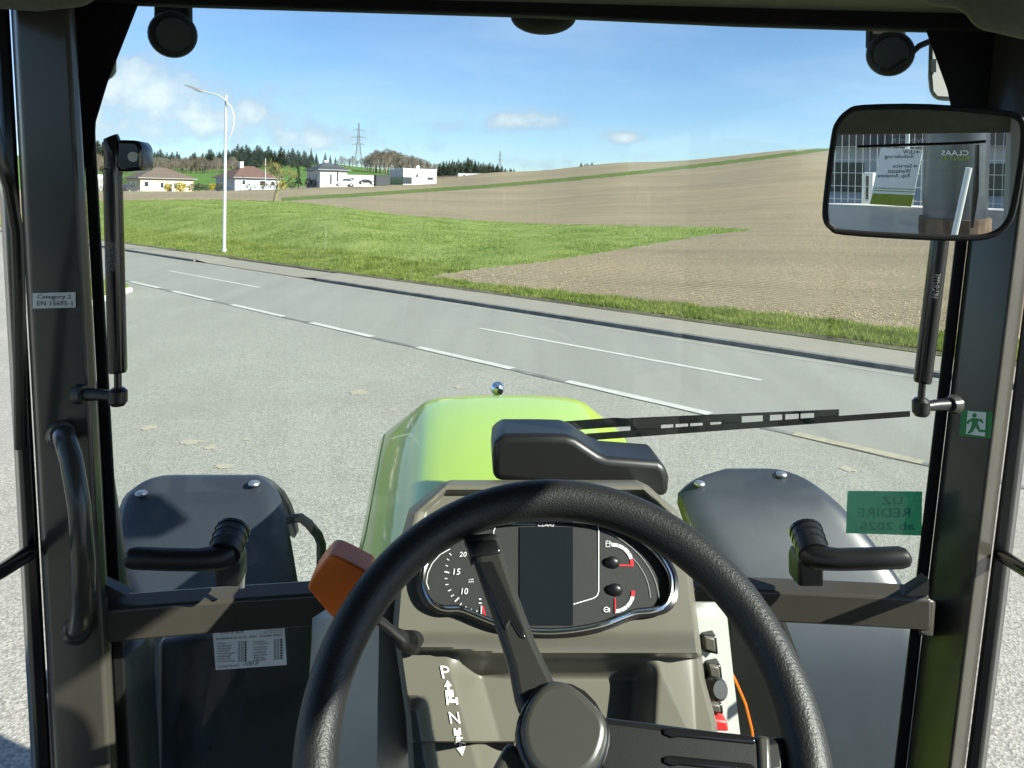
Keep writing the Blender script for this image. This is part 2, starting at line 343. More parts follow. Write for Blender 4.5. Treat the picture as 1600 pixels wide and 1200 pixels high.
# ochre stains on the lot
for px, py, rx, ry in ((560, 612, .16, .10), (715, 604, .08, .06), (612, 640, .06, .04), (232, 668, .10, .07), (300, 690, .14, .06), (350, 728, .12, .05), (330, 698, .08, .05), (1325, 733, .09, .05), (385, 686, .06, .03)):
    c = G(px, py, .005); mb = MB(); n = 16
    pts = [c + Vector((rx * math.cos(t) * random.uniform(.5, 1.2), ry * 2 * math.sin(t) * random.uniform(.5, 1.2), 0)) for t in (2 * math.pi * i / n for i in range(n))]
    mb.add(pts, [tuple(range(n))]); mb.obj('stain', 'dirt_stain', lot)

# ------------------------------------------------------------------ terrain: field, meadow, track, hill
TAB = {
 -500: [(80, 305), (150, 297), (185, 297), (300, 275), (450, 258), (600, 245), (900, 235)],
 150: [(56, 330), (70, 313.5), (150, 298), (185, 300), (300, 277), (450, 262), (600, 250), (900, 244)],
 300: [(50, 336), (68, 312), (150, 299), (185, 300), (300, 276), (450, 262), (700, 254)],
 430: [(50, 333), (68, 315), (150, 296), (185, 296), (300, 274), (450, 260), (700, 254)],
 520: [(34, 375), (45, 345), (68, 320), (95, 308), (150, 292), (185, 291), (300, 271), (450, 259), (700, 256)],
 650: [(32, 392), (45, 357), (75, 322), (120, 302), (170, 287.5), (205, 283), (240, 282), (300, 279), (500, 268)],
 800: [(30, 408), (45, 366), (80, 324), (130, 293), (180, 276), (230, 268), (270, 268.5), (400, 276), (700, 280)],
 1000: [(28, 418), (45, 360), (80, 310), (130, 277), (190, 259), (240, 253), (290, 254.5), (500, 270)],
 1300: [(27, 420), (45, 350), (80, 287), (130, 253), (190, 237), (240, 231.5), (300, 234), (600, 260)],
 1600: [(26, 420), (45, 338), (80, 270), (130, 234), (200, 214), (250, 210), (320, 214), (600, 240)],
 3200: [(26, 450), (45, 370), (80, 310), (130, 270), (200, 244), (250, 234), (320, 232), (600, 250)]}
def dstart(u): 
    q = u * NV.x + NV.y; return min(OFF_P / max(q, .05), 95.0)
UG = np.linspace(-.92, 2.0, 460)
LD = np.linspace(math.log(8), math.log(1500), 420)
def make_height():
    cols = sorted(TAB); us = [(c - 800) / F for c in cols]; prof = []
    for c, u in zip(cols, us):
        ds = dstart(max(u, -.92)); lst = [(ds, .13)]
        for d, y in TAB[c]:
            if d > ds * 1.12: lst.append((d, P(c, y, d).z))
        dd = np.array([l[0] for l in lst]); zz = np.array([l[1] for l in lst]); prof.append((dd, zz))
    Z = np.zeros((len(UG), len(LD))); D = np.exp(LD)
    # blend the profiles in a start-relative way
    for i, u in enumerate(UG):
        j = min(max(np.searchsorted(us, u) - 1, 0), len(us) - 2); t = min(max((u - us[j]) / (us[j + 1] - us[j]), 0), 1)
        t = t * t * (3 - 2 * t)
        za = np.interp(D, *prof[j]); zb = np.interp(D, *prof[j + 1]); z = za * (1 - t) + zb * t
        ds = dstart(u); w = np.clip((D - ds) / (ds * .5), 0, 1); Z[i] = .13 + (np.maximum(z, .13) - .13) * np.where(D < ds, 0, w)
    k = np.array([1, 2, 3, 2, 1.]) / 9
    for _ in range(3):
        Z = np.apply_along_axis(lambda r: np.convolve(np.pad(r, 2, 'edge'), k, 'valid'), 1, Z)
        Z = np.apply_along_axis(lambda r: np.convolve(np.pad(r, 2, 'edge'), k, 'valid'), 0, Z)
    return Z
ZT = make_height()
def zt(u, d):
    u = np.asarray(u, float); d = np.asarray(d, float)
    a = np.clip((u - UG[0]) / (UG[1] - UG[0]), 0, len(UG) - 1.001); b = np.clip((np.log(d) - LD[0]) / (LD[1] - LD[0]), 0, len(LD) - 1.001)
    i = a.astype(int); j = b.astype(int); s = a - i; t = b - j
    return ZT[i, j] * (1 - s) * (1 - t) + ZT[i + 1, j] * s * (1 - t) + ZT[i, j + 1] * (1 - s) * t + ZT[i + 1, j + 1] * s * t
def hz(x, y): return float(zt(x / y, y))
def px_of(X, Y, Z):
    z = Z - HC; r = X * rv.x + z * rv.z; v = X * uv.x + z * uv.z
    return 800 + F * r / Y, H0 - F * v / Y
def ground_at(px, d):                    # terrain point at depth d under the photo column px
    u = (px - 800) / F
    for _ in range(4):
        z = float(zt(u, d)); p, q = px_of(u * d, d, z); u += (px - p) / F
    return Vector((u * d, d, z))
def inpoly(x, y, poly):
    r = np.zeros(np.shape(x), bool); n = len(poly)
    for i in range(n):
        x0, y0 = poly[i]; x1, y1 = poly[(i + 1) % n]
        c = ((y0 > y) != (y1 > y)) & (x < (x1 - x0) * (y - y0) / ((y1 - y0) or 1e-9) + x0); r ^= c
    return r
MEADOW = [(-3000, 318), (150, 313.5), (300, 311.5), (430, 314), (480, 317), (560, 327), (620, 335), (740, 344), (850, 350), (1000, 353), (1120, 355), (1182, 359), (1100, 368), (980, 388), (850, 409), (740, 421), (680, 430), (672, 434), (720, 441), (800, 450), (960, 466), (1100, 482), (1429, 518), (2000, 585), (4000, 800), (4000, 3000), (-3000, 3000)]
TRK = [(440, 312), (500, 308), (547, 305.5), (660, 298), (772, 290.5), (860, 283), (970, 272.5), (1089, 259.5), (1182, 248), (1293, 233), (1330, 228), (1400, 220)]
TRACK = [(x, y - 3.0) for x, y in TRK] + [(x, y + 2.6) for x, y in reversed(TRK)]
def regions(X, Y, Z):
    px, py = px_of(X, Y, Z); wob = 1.2 * np.sin(px * .21) + .8 * np.sin(px * .57 + 1)
    r = np.zeros(np.shape(X), int)
    r[(Y > 192) & (px < 640)] = 3
    r[inpoly(px, py, TRACK) & (Y > 60) & (Y < 300)] = 2
    r[inpoly(px, py + wob * .5, MEADOW) & (Y < 71)] = 1
    return r
def build_terrain():
    us = np.concatenate([np.linspace(-.92, -.62, 24), np.linspace(-.615, .62, 520), np.linspace(.63, 2.0, 70)])
    nr = 330; V = []; t = np.linspace(0, 1, nr)
    for u in us:
        ds = dstart(u) - .15; di = 1 / ds; de = 1 / 1400.0
        d = 1 / (di + (de - di) * (t ** .62)); V.append(np.stack([u * d, d, zt(u, d)], 1))
    V = np.array(V); nu = len(us)
    # small unevenness of the ground
    n = np.array([mnoise.noise((x * .35, y * .35, 0)) for x, y in V[:, :, :2].reshape(-1, 2)]).reshape(nu, nr)
    edge = np.clip((V[:, :, 1] - V[:, :1, 1]) / 3, 0, 1); V[:, :, 2] += n * .05 * edge
    I = np.arange(nu * nr).reshape(nu, nr)
    Q = np.stack([I[:-1, :-1], I[1:, :-1], I[1:, 1:], I[:-1, 1:]], -1).reshape(-1, 4)
    VV = V.reshape(-1, 3); C = VV[Q].mean(1); reg = regions(C[:, 0], C[:, 1], C[:, 2])
    for k, (nm, m) in enumerate((('ploughed_field', 'field_soil'), ('meadow', 'meadow_ground'), ('grass_track', 'track_grass'), ('hill', 'hill_grass'))):
        q = Q[reg == k]
        if len(q) == 0: continue
        ids, inv = np.unique(q, return_inverse=True)
        o = numpy_obj(nm, VV[ids], inv.reshape(-1, 4), m, smooth=True); tag(o, kind='structure')
def soil():
    m = bpy.data.materials.new('field_soil'); m.use_nodes = True; nt = m.node_tree; b = nt.nodes['Principled BSDF']; N = nt.nodes.new; L = nt.links.new
    b.inputs['Roughness'].default_value = 0.95; b.inputs['Specular IOR Level'].default_value = 0.1
    tc = N('ShaderNodeTexCoord')
    rot = N('ShaderNodeMapping'); L(tc.outputs['Object'], rot.inputs[0]); rot.inputs['Rotation'].default_value = (0, 0, R(-45.5 - 24))
    st = N('ShaderNodeMapping'); L(rot.outputs[0], st.inputs[0]); st.inputs['Scale'].default_value = (1.0, .045, 1)
    rot2 = N('ShaderNodeMapping'); L(tc.outputs['Object'], rot2.inputs[0]); rot2.inputs['Rotation'].default_value = (0, 0, -ang); 
    def nz(s, vec, det=5, ro=.65):
        n = N('ShaderNodeTexNoise'); L(vec, n.inputs['Vector']); n.inputs['Scale'].default_value = s; n.inputs['Detail'].default_value = det; n.inputs['Roughness'].default_value = ro; return n.outputs['Fac']
    def rmp(v, a, b_, c=0, d=1):
        r = N('ShaderNodeMapRange'); L(v, r.inputs[0])
        for i, q in enumerate((a, b_, c, d)): r.inputs[i + 1].default_value = q
        return r.outputs[0]
    def mixc(f, a, c):
        mx = N('ShaderNodeMix'); mx.data_type = 'RGBA'; L(f, mx.inputs[0])
        for i, q in ((6, a), (7, c)):
            if isinstance(q, tuple): mx.inputs[i].default_value = (*q, 1)
            else: L(q, mx.inputs[i])
        return mx.outputs[2]
    c = mixc(rmp(nz(7, tc.outputs['Object'], 6, .75), .3, .7), (.208, .170, .110), (.385, .330, .232))
    c = mixc(rmp(nz(.55, st.outputs[0], 4, .6), .40, .66, 0, .75), c, (.225, .188, .128))
    c = mixc(rmp(nz(.05, tc.outputs['Object'], 3), .45, .7, 0, .5), c, (.40, .315, .195))
    L(c, b.inputs['Base Color'])
    wv = N('ShaderNodeTexWave'); L(rot2.outputs[0], wv.inputs['Vector']); wv.inputs['Scale'].default_value = 1.15; wv.inputs['Distortion'].default_value = 1.4; wv.inputs['Detail'].default_value = 3; wv.inputs['Detail Scale'].default_value = 2.5
    ad = N('ShaderNodeMath'); ad.operation = 'ADD'; L(nz(6, tc.outputs['Object'], 8, .8), ad.inputs[0])
    ml = N('ShaderNodeMath'); ml.operation = 'MULTIPLY'; L(wv.outputs['Fac'], ml.inputs[0]); ml.inputs[1].default_value = .60; L(ml.outputs[0], ad.inputs[1])
    bp = N('ShaderNodeBump'); bp.inputs['Strength'].default_value = 1; bp.inputs['Distance'].default_value = .16; L(ad.outputs[0], bp.inputs['Height']); L(bp.outputs[0], b.inputs['Normal'])
    MATS['field_soil'] = m
soil()
mat('meadow_ground', (0.098, 0.152, 0.030), 0.95, spec=.1, color2=(0.220, 0.258, 0.080), vscale=.55, detail=9, bump=.8, bscale=5, bdist=.12)
mat('track_grass', (0.060, 0.105, 0.022), 0.95, spec=.1, color2=(0.120, 0.150, 0.045), vscale=.9, detail=6, bump=.8, bscale=4, bdist=.1)
mat('hill_grass', (0.065, 0.135, 0.028), 0.95, spec=.1, color2=(0.105, 0.180, 0.04), vscale=.05, detail=5)
build_terrain()

def leafmat(name, c1, c2, sc):
    m = mat(name, c1, .7, spec=.2, color2=c2, vscale=sc, detail=6); nt = m.node_tree; N = nt.nodes.new; L = nt.links.new
    b = nt.nodes['Principled BSDF']; out = [n for n in nt.nodes if n.type == 'OUTPUT_MATERIAL'][0]
    t = N('ShaderNodeBsdfTranslucent'); src = b.inputs['Base Color'].links[0].from_socket; L(src, t.inputs[0])
    mx = N('ShaderNodeMixShader'); mx.inputs[0].default_value = .35; L(b.outputs[0], mx.inputs[1]); L(t.outputs[0], mx.inputs[2]); L(mx.outputs[0], out.inputs[0])
leafmat('blade', (0.100, 0.170, 0.030), (0.255, 0.310, 0.088), .5)
leafmat('blade_verge', (0.095, 0.155, 0.022), (0.28, 0.31, 0.08), 1.2)
def blades(name, u0, u1, n, hgt, wid, m, lim, label, power=1.0, mode=0):
    u = RNG.uniform(u0, u1, n); ds = np.array([dstart(q) for q in u])
    di = 1 / (ds + .02); dl = 1 / np.maximum(lim, ds + 4); d = 1 / (di + (dl - di) * RNG.random(n) ** power)
    if mode == 1: d = ds + .02 + 4.4 * RNG.random(n) * (ds / 20)
    z = zt(u, d); X = u * d; reg = regions(X, d, z); px, py = px_of(X, d, z)
    k = reg == 1
    if mode == 1: k &= (d - ds < 4.5 * ds / 20)
    X, d, z, ds = X[k], d[k], z[k], ds[k]; n = len(X)
    clump = np.array([mnoise.noise((x * 1.3, y * 1.3, 3.3)) for x, y in zip(X, d)])
    h = hgt * RNG.uniform(.4, 1.15, n) * (1 + .7 * clump); a = RNG.uniform(0, 2 * math.pi, n); w = wid * RNG.uniform(.6, 1.3, n)
    lean = RNG.normal(0, .45, (n, 2)) * h[:, None]
    b0 = np.stack([X - np.cos(a) * w, d - np.sin(a) * w, z - .01], 1); b1 = np.stack([X + np.cos(a) * w, d + np.sin(a) * w, z - .01], 1)
    tp = np.stack([X + lean[:, 0], d + lean[:, 1], z + h], 1)
    V = np.concatenate([b0, b1, tp]); i = np.arange(n); Fc = np.stack([i, i + n, i + 2 * n], 1)
    o = numpy_obj(name, V, Fc, m); tag(o, label, 'grass', kind='stuff'); return o
blades('verge_grass', -.50, 1.0, 150000, .13, .012, 'blade_verge', 30, 'tall uncut grass along the verge beside the pavement', 1.0, 1)
blades('meadow_grass', -.62, .40, 170000, .065, .022, 'blade', 71, 'short green meadow grass on the bank beyond the road', .9)

# dark soil lip where the verge meets the pavement, loose clods on the near field
mat('soil_lip', (0.075, 0.062, 0.040), .95, color2=(0.14, 0.135, 0.07), vscale=4, bump=.6, bscale=25, bdist=.03)
mb = MB(); a_, b_, c_ = [], [], []
for i in range(400):
    s_ = -30 + i * .22; a_.append(RP(s_, OFF_P - .14 + .05 * mnoise.noise((s_ * .9, 0, 0)) + random.uniform(-.012, .012), .12)); b_.append(RP(s_, OFF_P - .04 + random.uniform(-.01, .01), .165 + .025 * mnoise.noise((s_ * .7, 5, 0)))); c_.append(RP(s_, OFF_P + .3, .14))
mb.loft([a_, b_, c_], cap=False, closed=False); tag(mb.obj('soil_edge', 'soil_lip'), kind='structure')
mat('clod_soil', (.23, .185, .118), .95, spec=.1, color2=(.36, .30, .205), vscale=3)
def clods():
    n = 110000; u = RNG.uniform(-.15, .66, n); ds = np.array([dstart(q) for q in u]); d = ds + 75 * RNG.random(n) ** 2.6; z = zt(u, d); X = u * d; k = regions(X, d, z) == 0; X, d, z = X[k], d[k], z[k]; n = len(X)
    sz = .006 + .018 * RNG.random(n) ** 3; V = []
    base = np.array([[-1, -.6, -.2], [1, -.7, -.2], [0, 1, -.2], [0, 0, 1.1]])
    V = np.concatenate([np.stack([X, d, z], 1) + (base[q] + RNG.normal(0, .35, (n, 3))) * sz[:, None] for q in range(4)]); i = np.arange(n)
    Fc = np.concatenate([np.stack([i + a * n, i + b * n, i + c * n], 1) for a, b, c in ((0, 1, 3), (1, 2, 3), (2, 0, 3))])
    tag(numpy_obj('soil_clods', V, Fc, 'clod_soil'), 'loose clods of tilled earth on the ploughed field', 'soil', kind='stuff')
clods()
# ------------------------------------------------------------------ small grass island with a pale kerb beside the dashed edge
gi = [G(60, 448), G(120, 438), G(190, 443), G(203, 452), G(160, 466), G(60, 500)]
isl = MB(); isl.prism([p - Vector((0, 0, .05)) for p in gi], [p + Vector((0, 0, .10)) for p in gi]); tag(isl.obj('grass_island', 'meadow_ground'), kind='structure')
kb = MB(); kb.tube([G(203, 453, .04), G(160, 468, .04), G(60, 503, .04)], .09, 6); tag(kb.obj('island_kerb', 'pale_kerb'), 'pale curved kerb stone edging a small grass island', 'kerb')

# ------------------------------------------------------------------ houses
mat('cream_wall', (0.50, 0.45, 0.30), .85, var=.05, vscale=.6)
mat('white_wall', (0.54, 0.54, 0.53), .85, var=.04, vscale=.6)
mat('bluish_wall', (0.45, 0.50, 0.55), .85, var=.04, vscale=.6)
mat('brown_tile', (0.105, 0.078, 0.062), .8, var=.25, vscale=3, bump=.5, bscale=8, bdist=.05)
mat('red_tile', (0.105, 0.058, 0.046), .8, var=.25, vscale=3, bump=.5, bscale=8, bdist=.05)
mat('slate', (0.050, 0.055, 0.060), .7, var=.2, vscale=3)
mat('pane', (0.03, 0.036, 0.042), .12, spec=.8)
mat('dark_clad', (0.045, 0.050, 0.055), .7, var=.1, vscale=2)
mat('garage_door', (0.50, 0.51, 0.50), .6, var=.05)
mat('brick_clay', (0.5, .47, .44), .8)
def house(name, label, cpx, by, d, phi, Lr, Wl, wall_h, wmat, rmat, roof_h=2.2, over=.6, flat=False, wins=(), chimney=None, ridge=.45):
    c = P(cpx, by, d); th_ = math.atan((800 - cpx) / F); root = empty(name, c, R(phi) + th_); tag(root, label, 'house'); root.scale = (math.cos(th_),) * 2 + (1,)
    mb = MB(); mb.box((Lr / 2, Wl / 2, wall_h / 2 - 1), (Lr, Wl, wall_h + 2)); mb.obj('wall', wmat, root)
    if flat:
        mb = MB(); mb.box((Lr / 2, Wl / 2, wall_h + .06), (Lr + .12, Wl + .12, .16)); mb.obj('roof', rmat, root)
    else:
        o = over; a = [(-o, -o, wall_h), (Lr + o, -o, wall_h), (Lr + o, Wl + o, wall_h), (-o, Wl + o, wall_h)]
        r0 = Lr * (.5 - ridge / 2); r1 = Lr * (.5 + ridge / 2)
        mb = MB(); mb.add([(x, y, z - .18) for x, y, z in a] + a + [(r0, Wl / 2, wall_h + roof_h), (r1, Wl / 2, wall_h + roof_h)],
              [(0, 3, 2, 1), (0, 1, 5, 4), (1, 2, 6, 5), (2, 3, 7, 6), (3, 0, 4, 7), (4, 5, 9, 8), (6, 7, 8, 9), (5, 6, 9), (7, 4, 8)])
        ro = mb.obj('roof', rmat, root)
        mb = MB(); mb.tube([(-o, -o, wall_h - .1), (Lr + o, -o, wall_h - .1)], .07, 6); mb.tube([(-o, -o, wall_h - .1), (-o, Wl + o, wall_h - .1)], .07, 6); mb.obj('gutter', 'grey_plastic', ro)
        if chimney:
            x, y, zt_ = chimney; mb = MB(); mb.box((x, y, wall_h + zt_ / 2), (.8, .8, zt_)); mb.box((x, y, wall_h + zt_), (.95, .95, .12)); mb.obj('chimney', 'white_wall', ro)
    for face, t, z, w, h in wins:        # face r: along x at y=0 ; l: along y at x=0
        fr = MB(); pn = MB()
        for mbx, gx, dep in ((fr, .10, .05), (pn, -.06, .075)):
            if face == 'r': mbx.box((t, -dep / 2, z), (w + 2 * gx, dep, h + 2 * gx))
            else: mbx.box((-dep / 2, t, z), (dep, w + 2 * gx, h + 2 * gx))
        f = fr.obj('door' if z < h * .55 else 'window', 'white_plastic', root); pn.obj('pane', 'pane', f)
    return root
house('bungalow', 'cream bungalow with a brown hipped tile roof across the field', 219, 301, 165, 19.5, 12.6, 9, 3.25, 'cream_wall', 'brown_tile', 2.4, .7, ridge=.2,
      wins=(('r', 1.4, 1.9, 1.1, 1.2), ('r', 5.0, 1.7, .8, 1.3), ('r', 7.0, 1.05, .9, 2.0), ('r', 8.2, 1.7, .8, 1.1), ('r', 10.4, 1.7, .9, 1.1), ('l', 3, 1.8, 1.0, 1.1), ('l', 6, 1.8, 1.0, 1.1)))
house('family_house', 'white house with a red-brown hipped roof and white chimney behind the lamp post', 367, 297.5, 158, 27, 10.6, 9, 2.75, 'bluish_wall', 'red_tile', 2.5, .7, ridge=.25, chimney=(3.4, 4.0, 3.3),
      wins=(('r', 2.0, 1.7, .8, 1.0), ('r', 6.5, 1.6, 1.4, 1.1), ('r', 9.0, 1.6, .8, 1.0), ('l', 1.6, 1.6, .55, 1.3), ('l', 4.0, 1.6, .55, 1.3), ('l', 6.6, 1.6, .55, 1.3)))
wh = house('villa', 'white villa with a dark slate pyramid roof and attached garage', 500, 292, 150, 18, 5.6, 8.8, 3.45, 'white_wall', 'slate', 1.55, .6, ridge=.15, chimney=(2.8, 5.0, 1.9),
      wins=(('r', 2.2, 1.5, .5, 2.1), ('r', 3.6, 2.2, .5, 2.2), ('l', 2.2, 2.0, .55, 1.5), ('l', 4.4, 2.0, .55, 1.5), ('l', 6.6, 2.0, .55, 1.5)))
mb = MB(); mb.box((8.55, 4.2, .4), (5.9, 7.6, 4.2)); ga = mb.obj('garage', 'white_wall', wh)
mb = MB(); mb.box((9.6, .36, .95), (3.0, .1, 1.75)); mb.obj('garage_door', 'garage_door', ga)
mb = MB(); mb.box((6.5, .36, 1.0), (1.3, .1, 1.9)); mb.obj('doorway', 'dark_clad', ga)
fb = house('flat_house', 'white flat-roofed cube house with an open dark carport', 630, 285, 165, 22, 7.8, 8.2, 2.85, 'white_wall', 'white_plastic', flat=True, wins=(('r', 3.2, 1.5, .55, .9), ('r', 6.3, .95, 1.5, .7)))
mb = MB(); mb.box((-.06, 4.0, .3), (.1, 7.0, 1.9)); mb.obj('carport_opening', 'pane', fb)
mb = MB(); mb.box((.9, -.06, .45), (2.1, .1, 1.4)); mb.obj('carport_opening', 'pane', fb)
mb = MB(); mb.tube([(5.0, 4, 2.9), (5.0, 4, 3.6)], .04, 6); mb.sphere((5.0, 3.8, 3.5), .4, 6, (1, .3, 1)); mb.obj('satellite_dish', 'white_plastic', fb)
house('shed', 'dark grey clad shed between the villa and the cube house', 588, 287, 160, 8, 2.9, 5, 1.7, 'dark_clad', 'slate', flat=True)
house('far_house', 'low white building peeking over the crest of the field', 716, 279, 262, 5, 8.5, 6, 1.75, 'white_wall', 'grey_plastic', flat=True, wins=(('r', 2, 1.1, .8, .5),))
house('neighbour_house', 'pale house half hidden at the windscreen pillar', 152, 300, 190, 10, 1.5, 8, 4.2, 'white_wall', 'grey_plastic', flat=True)

# ------------------------------------------------------------------ vegetation
mat('bark', (0.12, 0.095, 0.07), .9, var=.3, vscale=3)
mat('twig', (0.155, 0.125, 0.095), .9, var=.3, vscale=1.5)
mat('twig_green', (0.16, 0.145, 0.06), .9, var=.3, vscale=1.5)
leafmat('spruce_leaf', (0.024, 0.044, 0.026), (0.056, 0.084, 0.046), .35)  # needle green lightened: distance haze is put into the colour
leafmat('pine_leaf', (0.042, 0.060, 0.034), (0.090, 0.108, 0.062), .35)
leafmat('forsythia', (0.36, 0.28, 0.03), (0.52, 0.42, 0.08), 3)
leafmat('thuja', (0.030, 0.065, 0.015), (0.08, 0.13, 0.03), 2)
leafmat('dry_bush', (0.10, 0.075, 0.05), (0.19, 0.14, 0.09), 2)
leafmat('green_bush', (0.05, 0.06, 0.03), (0.10, 0.11, 0.06), 2)
def spruce_mesh(seed, n=420, wide=.20):
    g = np.random.default_rng(seed); V = []; Fc = []
    for i in range(n):
        t = g.random() ** .8; z = .08 + .92 * t; r = wide * (1 - t) ** .85 + .008; a = g.uniform(0, 2 * math.pi); rr = r * g.uniform(.35, 1.12)
        L_ = r * g.uniform(.35, .6) + .012; w = L_ * .45
        c = np.array([math.cos(a) * rr, math.sin(a) * rr, z]); o = np.array([math.cos(a), math.sin(a), -.45]); s = np.array([-math.sin(a), math.cos(a), g.uniform(-.3, .3)])
        k = len(V); V += [c - o * L_ * .5 - s * w * .3, c - o * L_ * .2 + s * w, c + o * L_ * .7, c - s * w]; Fc.append((k, k + 1, k + 2, k + 3))
    return V, Fc
def branch_tubes(seed, levels=4, spread=.5, n0=3, up=.55, base=.035):
    g = random.Random(seed); mb = MB(); tips = []
    def rec(p, d, L_, r, lv):
        q = p + d * L_; mid = p + d * L_ * .5 + Vector((g.gauss(0, 1), g.gauss(0, 1), 0)) * L_ * .06
        mb.tube([p, mid, q], [r, r * .85, r * .65], 4 if lv < 2 else 3, cap=False)
        if lv == levels: tips.append(q); return
        for i in range(n0 if lv else n0 + 1):
            a = g.uniform(0, 6.283); nd = (d * .8 + Vector((math.cos(a), math.sin(a), up * g.uniform(.2, 1.2))) * spread * g.uniform(.7, 1.3)).normalized()
            rec(p + d * L_ * g.uniform(.55, 1.0), nd, L_ * g.uniform(.6, .82), r * .62, lv + 1)
    rec(Vector((0, 0, 0)), Vector((0.04, 0, 1)).normalized(), .30, base, 0)
    return mb, tips
def me_from(name, V, Fc, m):
    me = bpy.data.meshes.new(name); me.from_pydata([tuple(v) for v in V], [], Fc); me.materials.append(MATS[m]); return me
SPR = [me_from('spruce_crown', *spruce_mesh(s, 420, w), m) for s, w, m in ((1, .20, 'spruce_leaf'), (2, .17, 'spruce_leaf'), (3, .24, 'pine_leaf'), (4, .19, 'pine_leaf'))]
tk = MB(); tk.tube([(0, 0, -.08), (0, 0, .5), (0, 0, .97)], [.018, .012, .003], 5); TRUNK = me_from('trunk', tk.v, tk.f, 'bark')
BARE = []
for s in range(4):
    b_, tp = branch_tubes(20 + s, 3, .42, 3, .8, .016); zs = max(v[2] for v in b_.v); g_ = np.random.default_rng(60 + s)
    V_ = [(x / zs, y / zs, z / zs) for x, y, z in b_.v]; F_ = list(b_.f); wd_ = (.22, .27, .19, .30)[s]
    for _ in range(420):
        t = g_.random() ** .7; r = wd_ * math.sin(math.pi * (.12 + .86 * t)) ** .7 * math.sqrt(g_.random()); a = g_.uniform(0, 6.283); c = np.array([r * math.cos(a), r * math.sin(a), .22 + .78 * t])
        d_ = np.array([math.cos(a) * .5, math.sin(a) * .5, 1.0]) * g_.uniform(.05, .10) + g_.normal(0, .015, 3); w_ = np.cross(d_, g_.normal(0, 1, 3)); w_ = w_ / np.linalg.norm(w_) * .0055
        k_ = len(V_); V_ += [tuple(c - w_), tuple(c + w_), tuple(c + d_)]; F_.append((k_, k_ + 1, k_ + 2))
    BARE.append(me_from('bare_crown', V_, F_, 'twig'))
def put(me, name, parent, s, loc=None, rz=0):
    o = bpy.data.objects.new(name, me); COL.objects.link(o); o.parent = parent; o.scale = s if isinstance(s, tuple) else (s, s, s)
    if loc: o.location = loc
    o.rotation_euler = (0, 0, rz); return o
def tree(kind, px, d, ytop, label, group, widen=1.0, ybase=None):
    b = ground_at(px, d) if ybase is None else P(px, ybase, d)
    hgt = P(px, ytop, d).z - b.z
    if hgt < 1.0: return None
    root = empty('spruce_tree' if kind == 's' else 'bare_tree', b, random.uniform(0, 6.28)); tag(root, label, 'tree', group)
    s = (hgt * widen, hgt * widen, hgt)
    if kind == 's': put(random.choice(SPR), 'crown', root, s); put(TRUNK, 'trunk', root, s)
    else: put(random.choice(BARE), 'crown', root, s); put(TRUNK, 'trunk', root, (hgt, hgt, hgt * .55))
    return root
SKY_L = [(120, 224), (150, 219), (180, 222), (215, 228), (250, 232), (290, 240), (330, 233), (370, 226), (410, 228), (440, 230), (470, 234), (492, 240)]
def ytop_l(px): return float(np.interp(px, [a for a, _ in SKY_L], [b for _, b in SKY_L]))
for i in range(150):
    px = 120 + (i % 75) * 5.0 + random.uniform(-2.5, 2.5); d = random.uniform(470, 620) if i < 75 else random.uniform(370, 450)
    tree('s', px, d, ytop_l(px) + (random.uniform(-2, 8) if i < 75 else random.uniform(8, 20)), 'dark conifer in the wooded ridge behind the houses', 'conifers on the wooded ridge', 1.7)
for i in range(70):
    px = 138 + i * 3.4 + random.uniform(-2, 2)
    tree('b', px, random.uniform(335, 365), random.uniform(245, 256) - (5 if px < 200 else 0), 'leafless brown tree at the foot of the wooded ridge', 'leafless trees below the ridge', 1.3)
for px, yt in ((478, 236), (486, 231), (494, 238), (508, 238), (516, 242), (524, 245)):
    tree('s', px, 430, yt, 'narrow conifer standing apart at the end of the ridge', 'conifers at the ridge end', .9)
for i in range(40):
    px = 572 + i * 2.9 + random.uniform(-1.5, 1.5)
    tree('b', px, random.uniform(330, 370), float(np.interp(px, (570, 585, 605, 635, 680, 695), (248, 236, 234, 241, 256, 262))) + random.uniform(-1, 6), 'leafless tree in the grove behind the cube house', 'leafless grove behind the cube house', 1.2)
for i in range(8):
    tree('b', 528 + i * 6 + random.uniform(-2, 2), 390, random.uniform(243, 252), 'thin leafless tree beside the large pylon', 'leafless trees by the pylon', 1.1)
for i in range(46):
    px = 686 + i * 2.75 + random.uniform(-1.2, 1.2)
    b_ = ground_at(px, 330)
    tree('s', px, random.uniform(300, 350), float(np.interp(px, (686, 700, 730, 755, 780, 800, 822), (250, 251, 246, 252, 256, 263, 268))) + random.uniform(-1, 5), 'dark conifer in the small wood beyond the field crest', 'conifers beyond the field crest', 1.25)
for px in (908, 914, 918, 925): tree('s', px, 330, random.uniform(253, 256.5), 'tiny treetop showing over the field crest', 'treetops over the crest', 1.6)
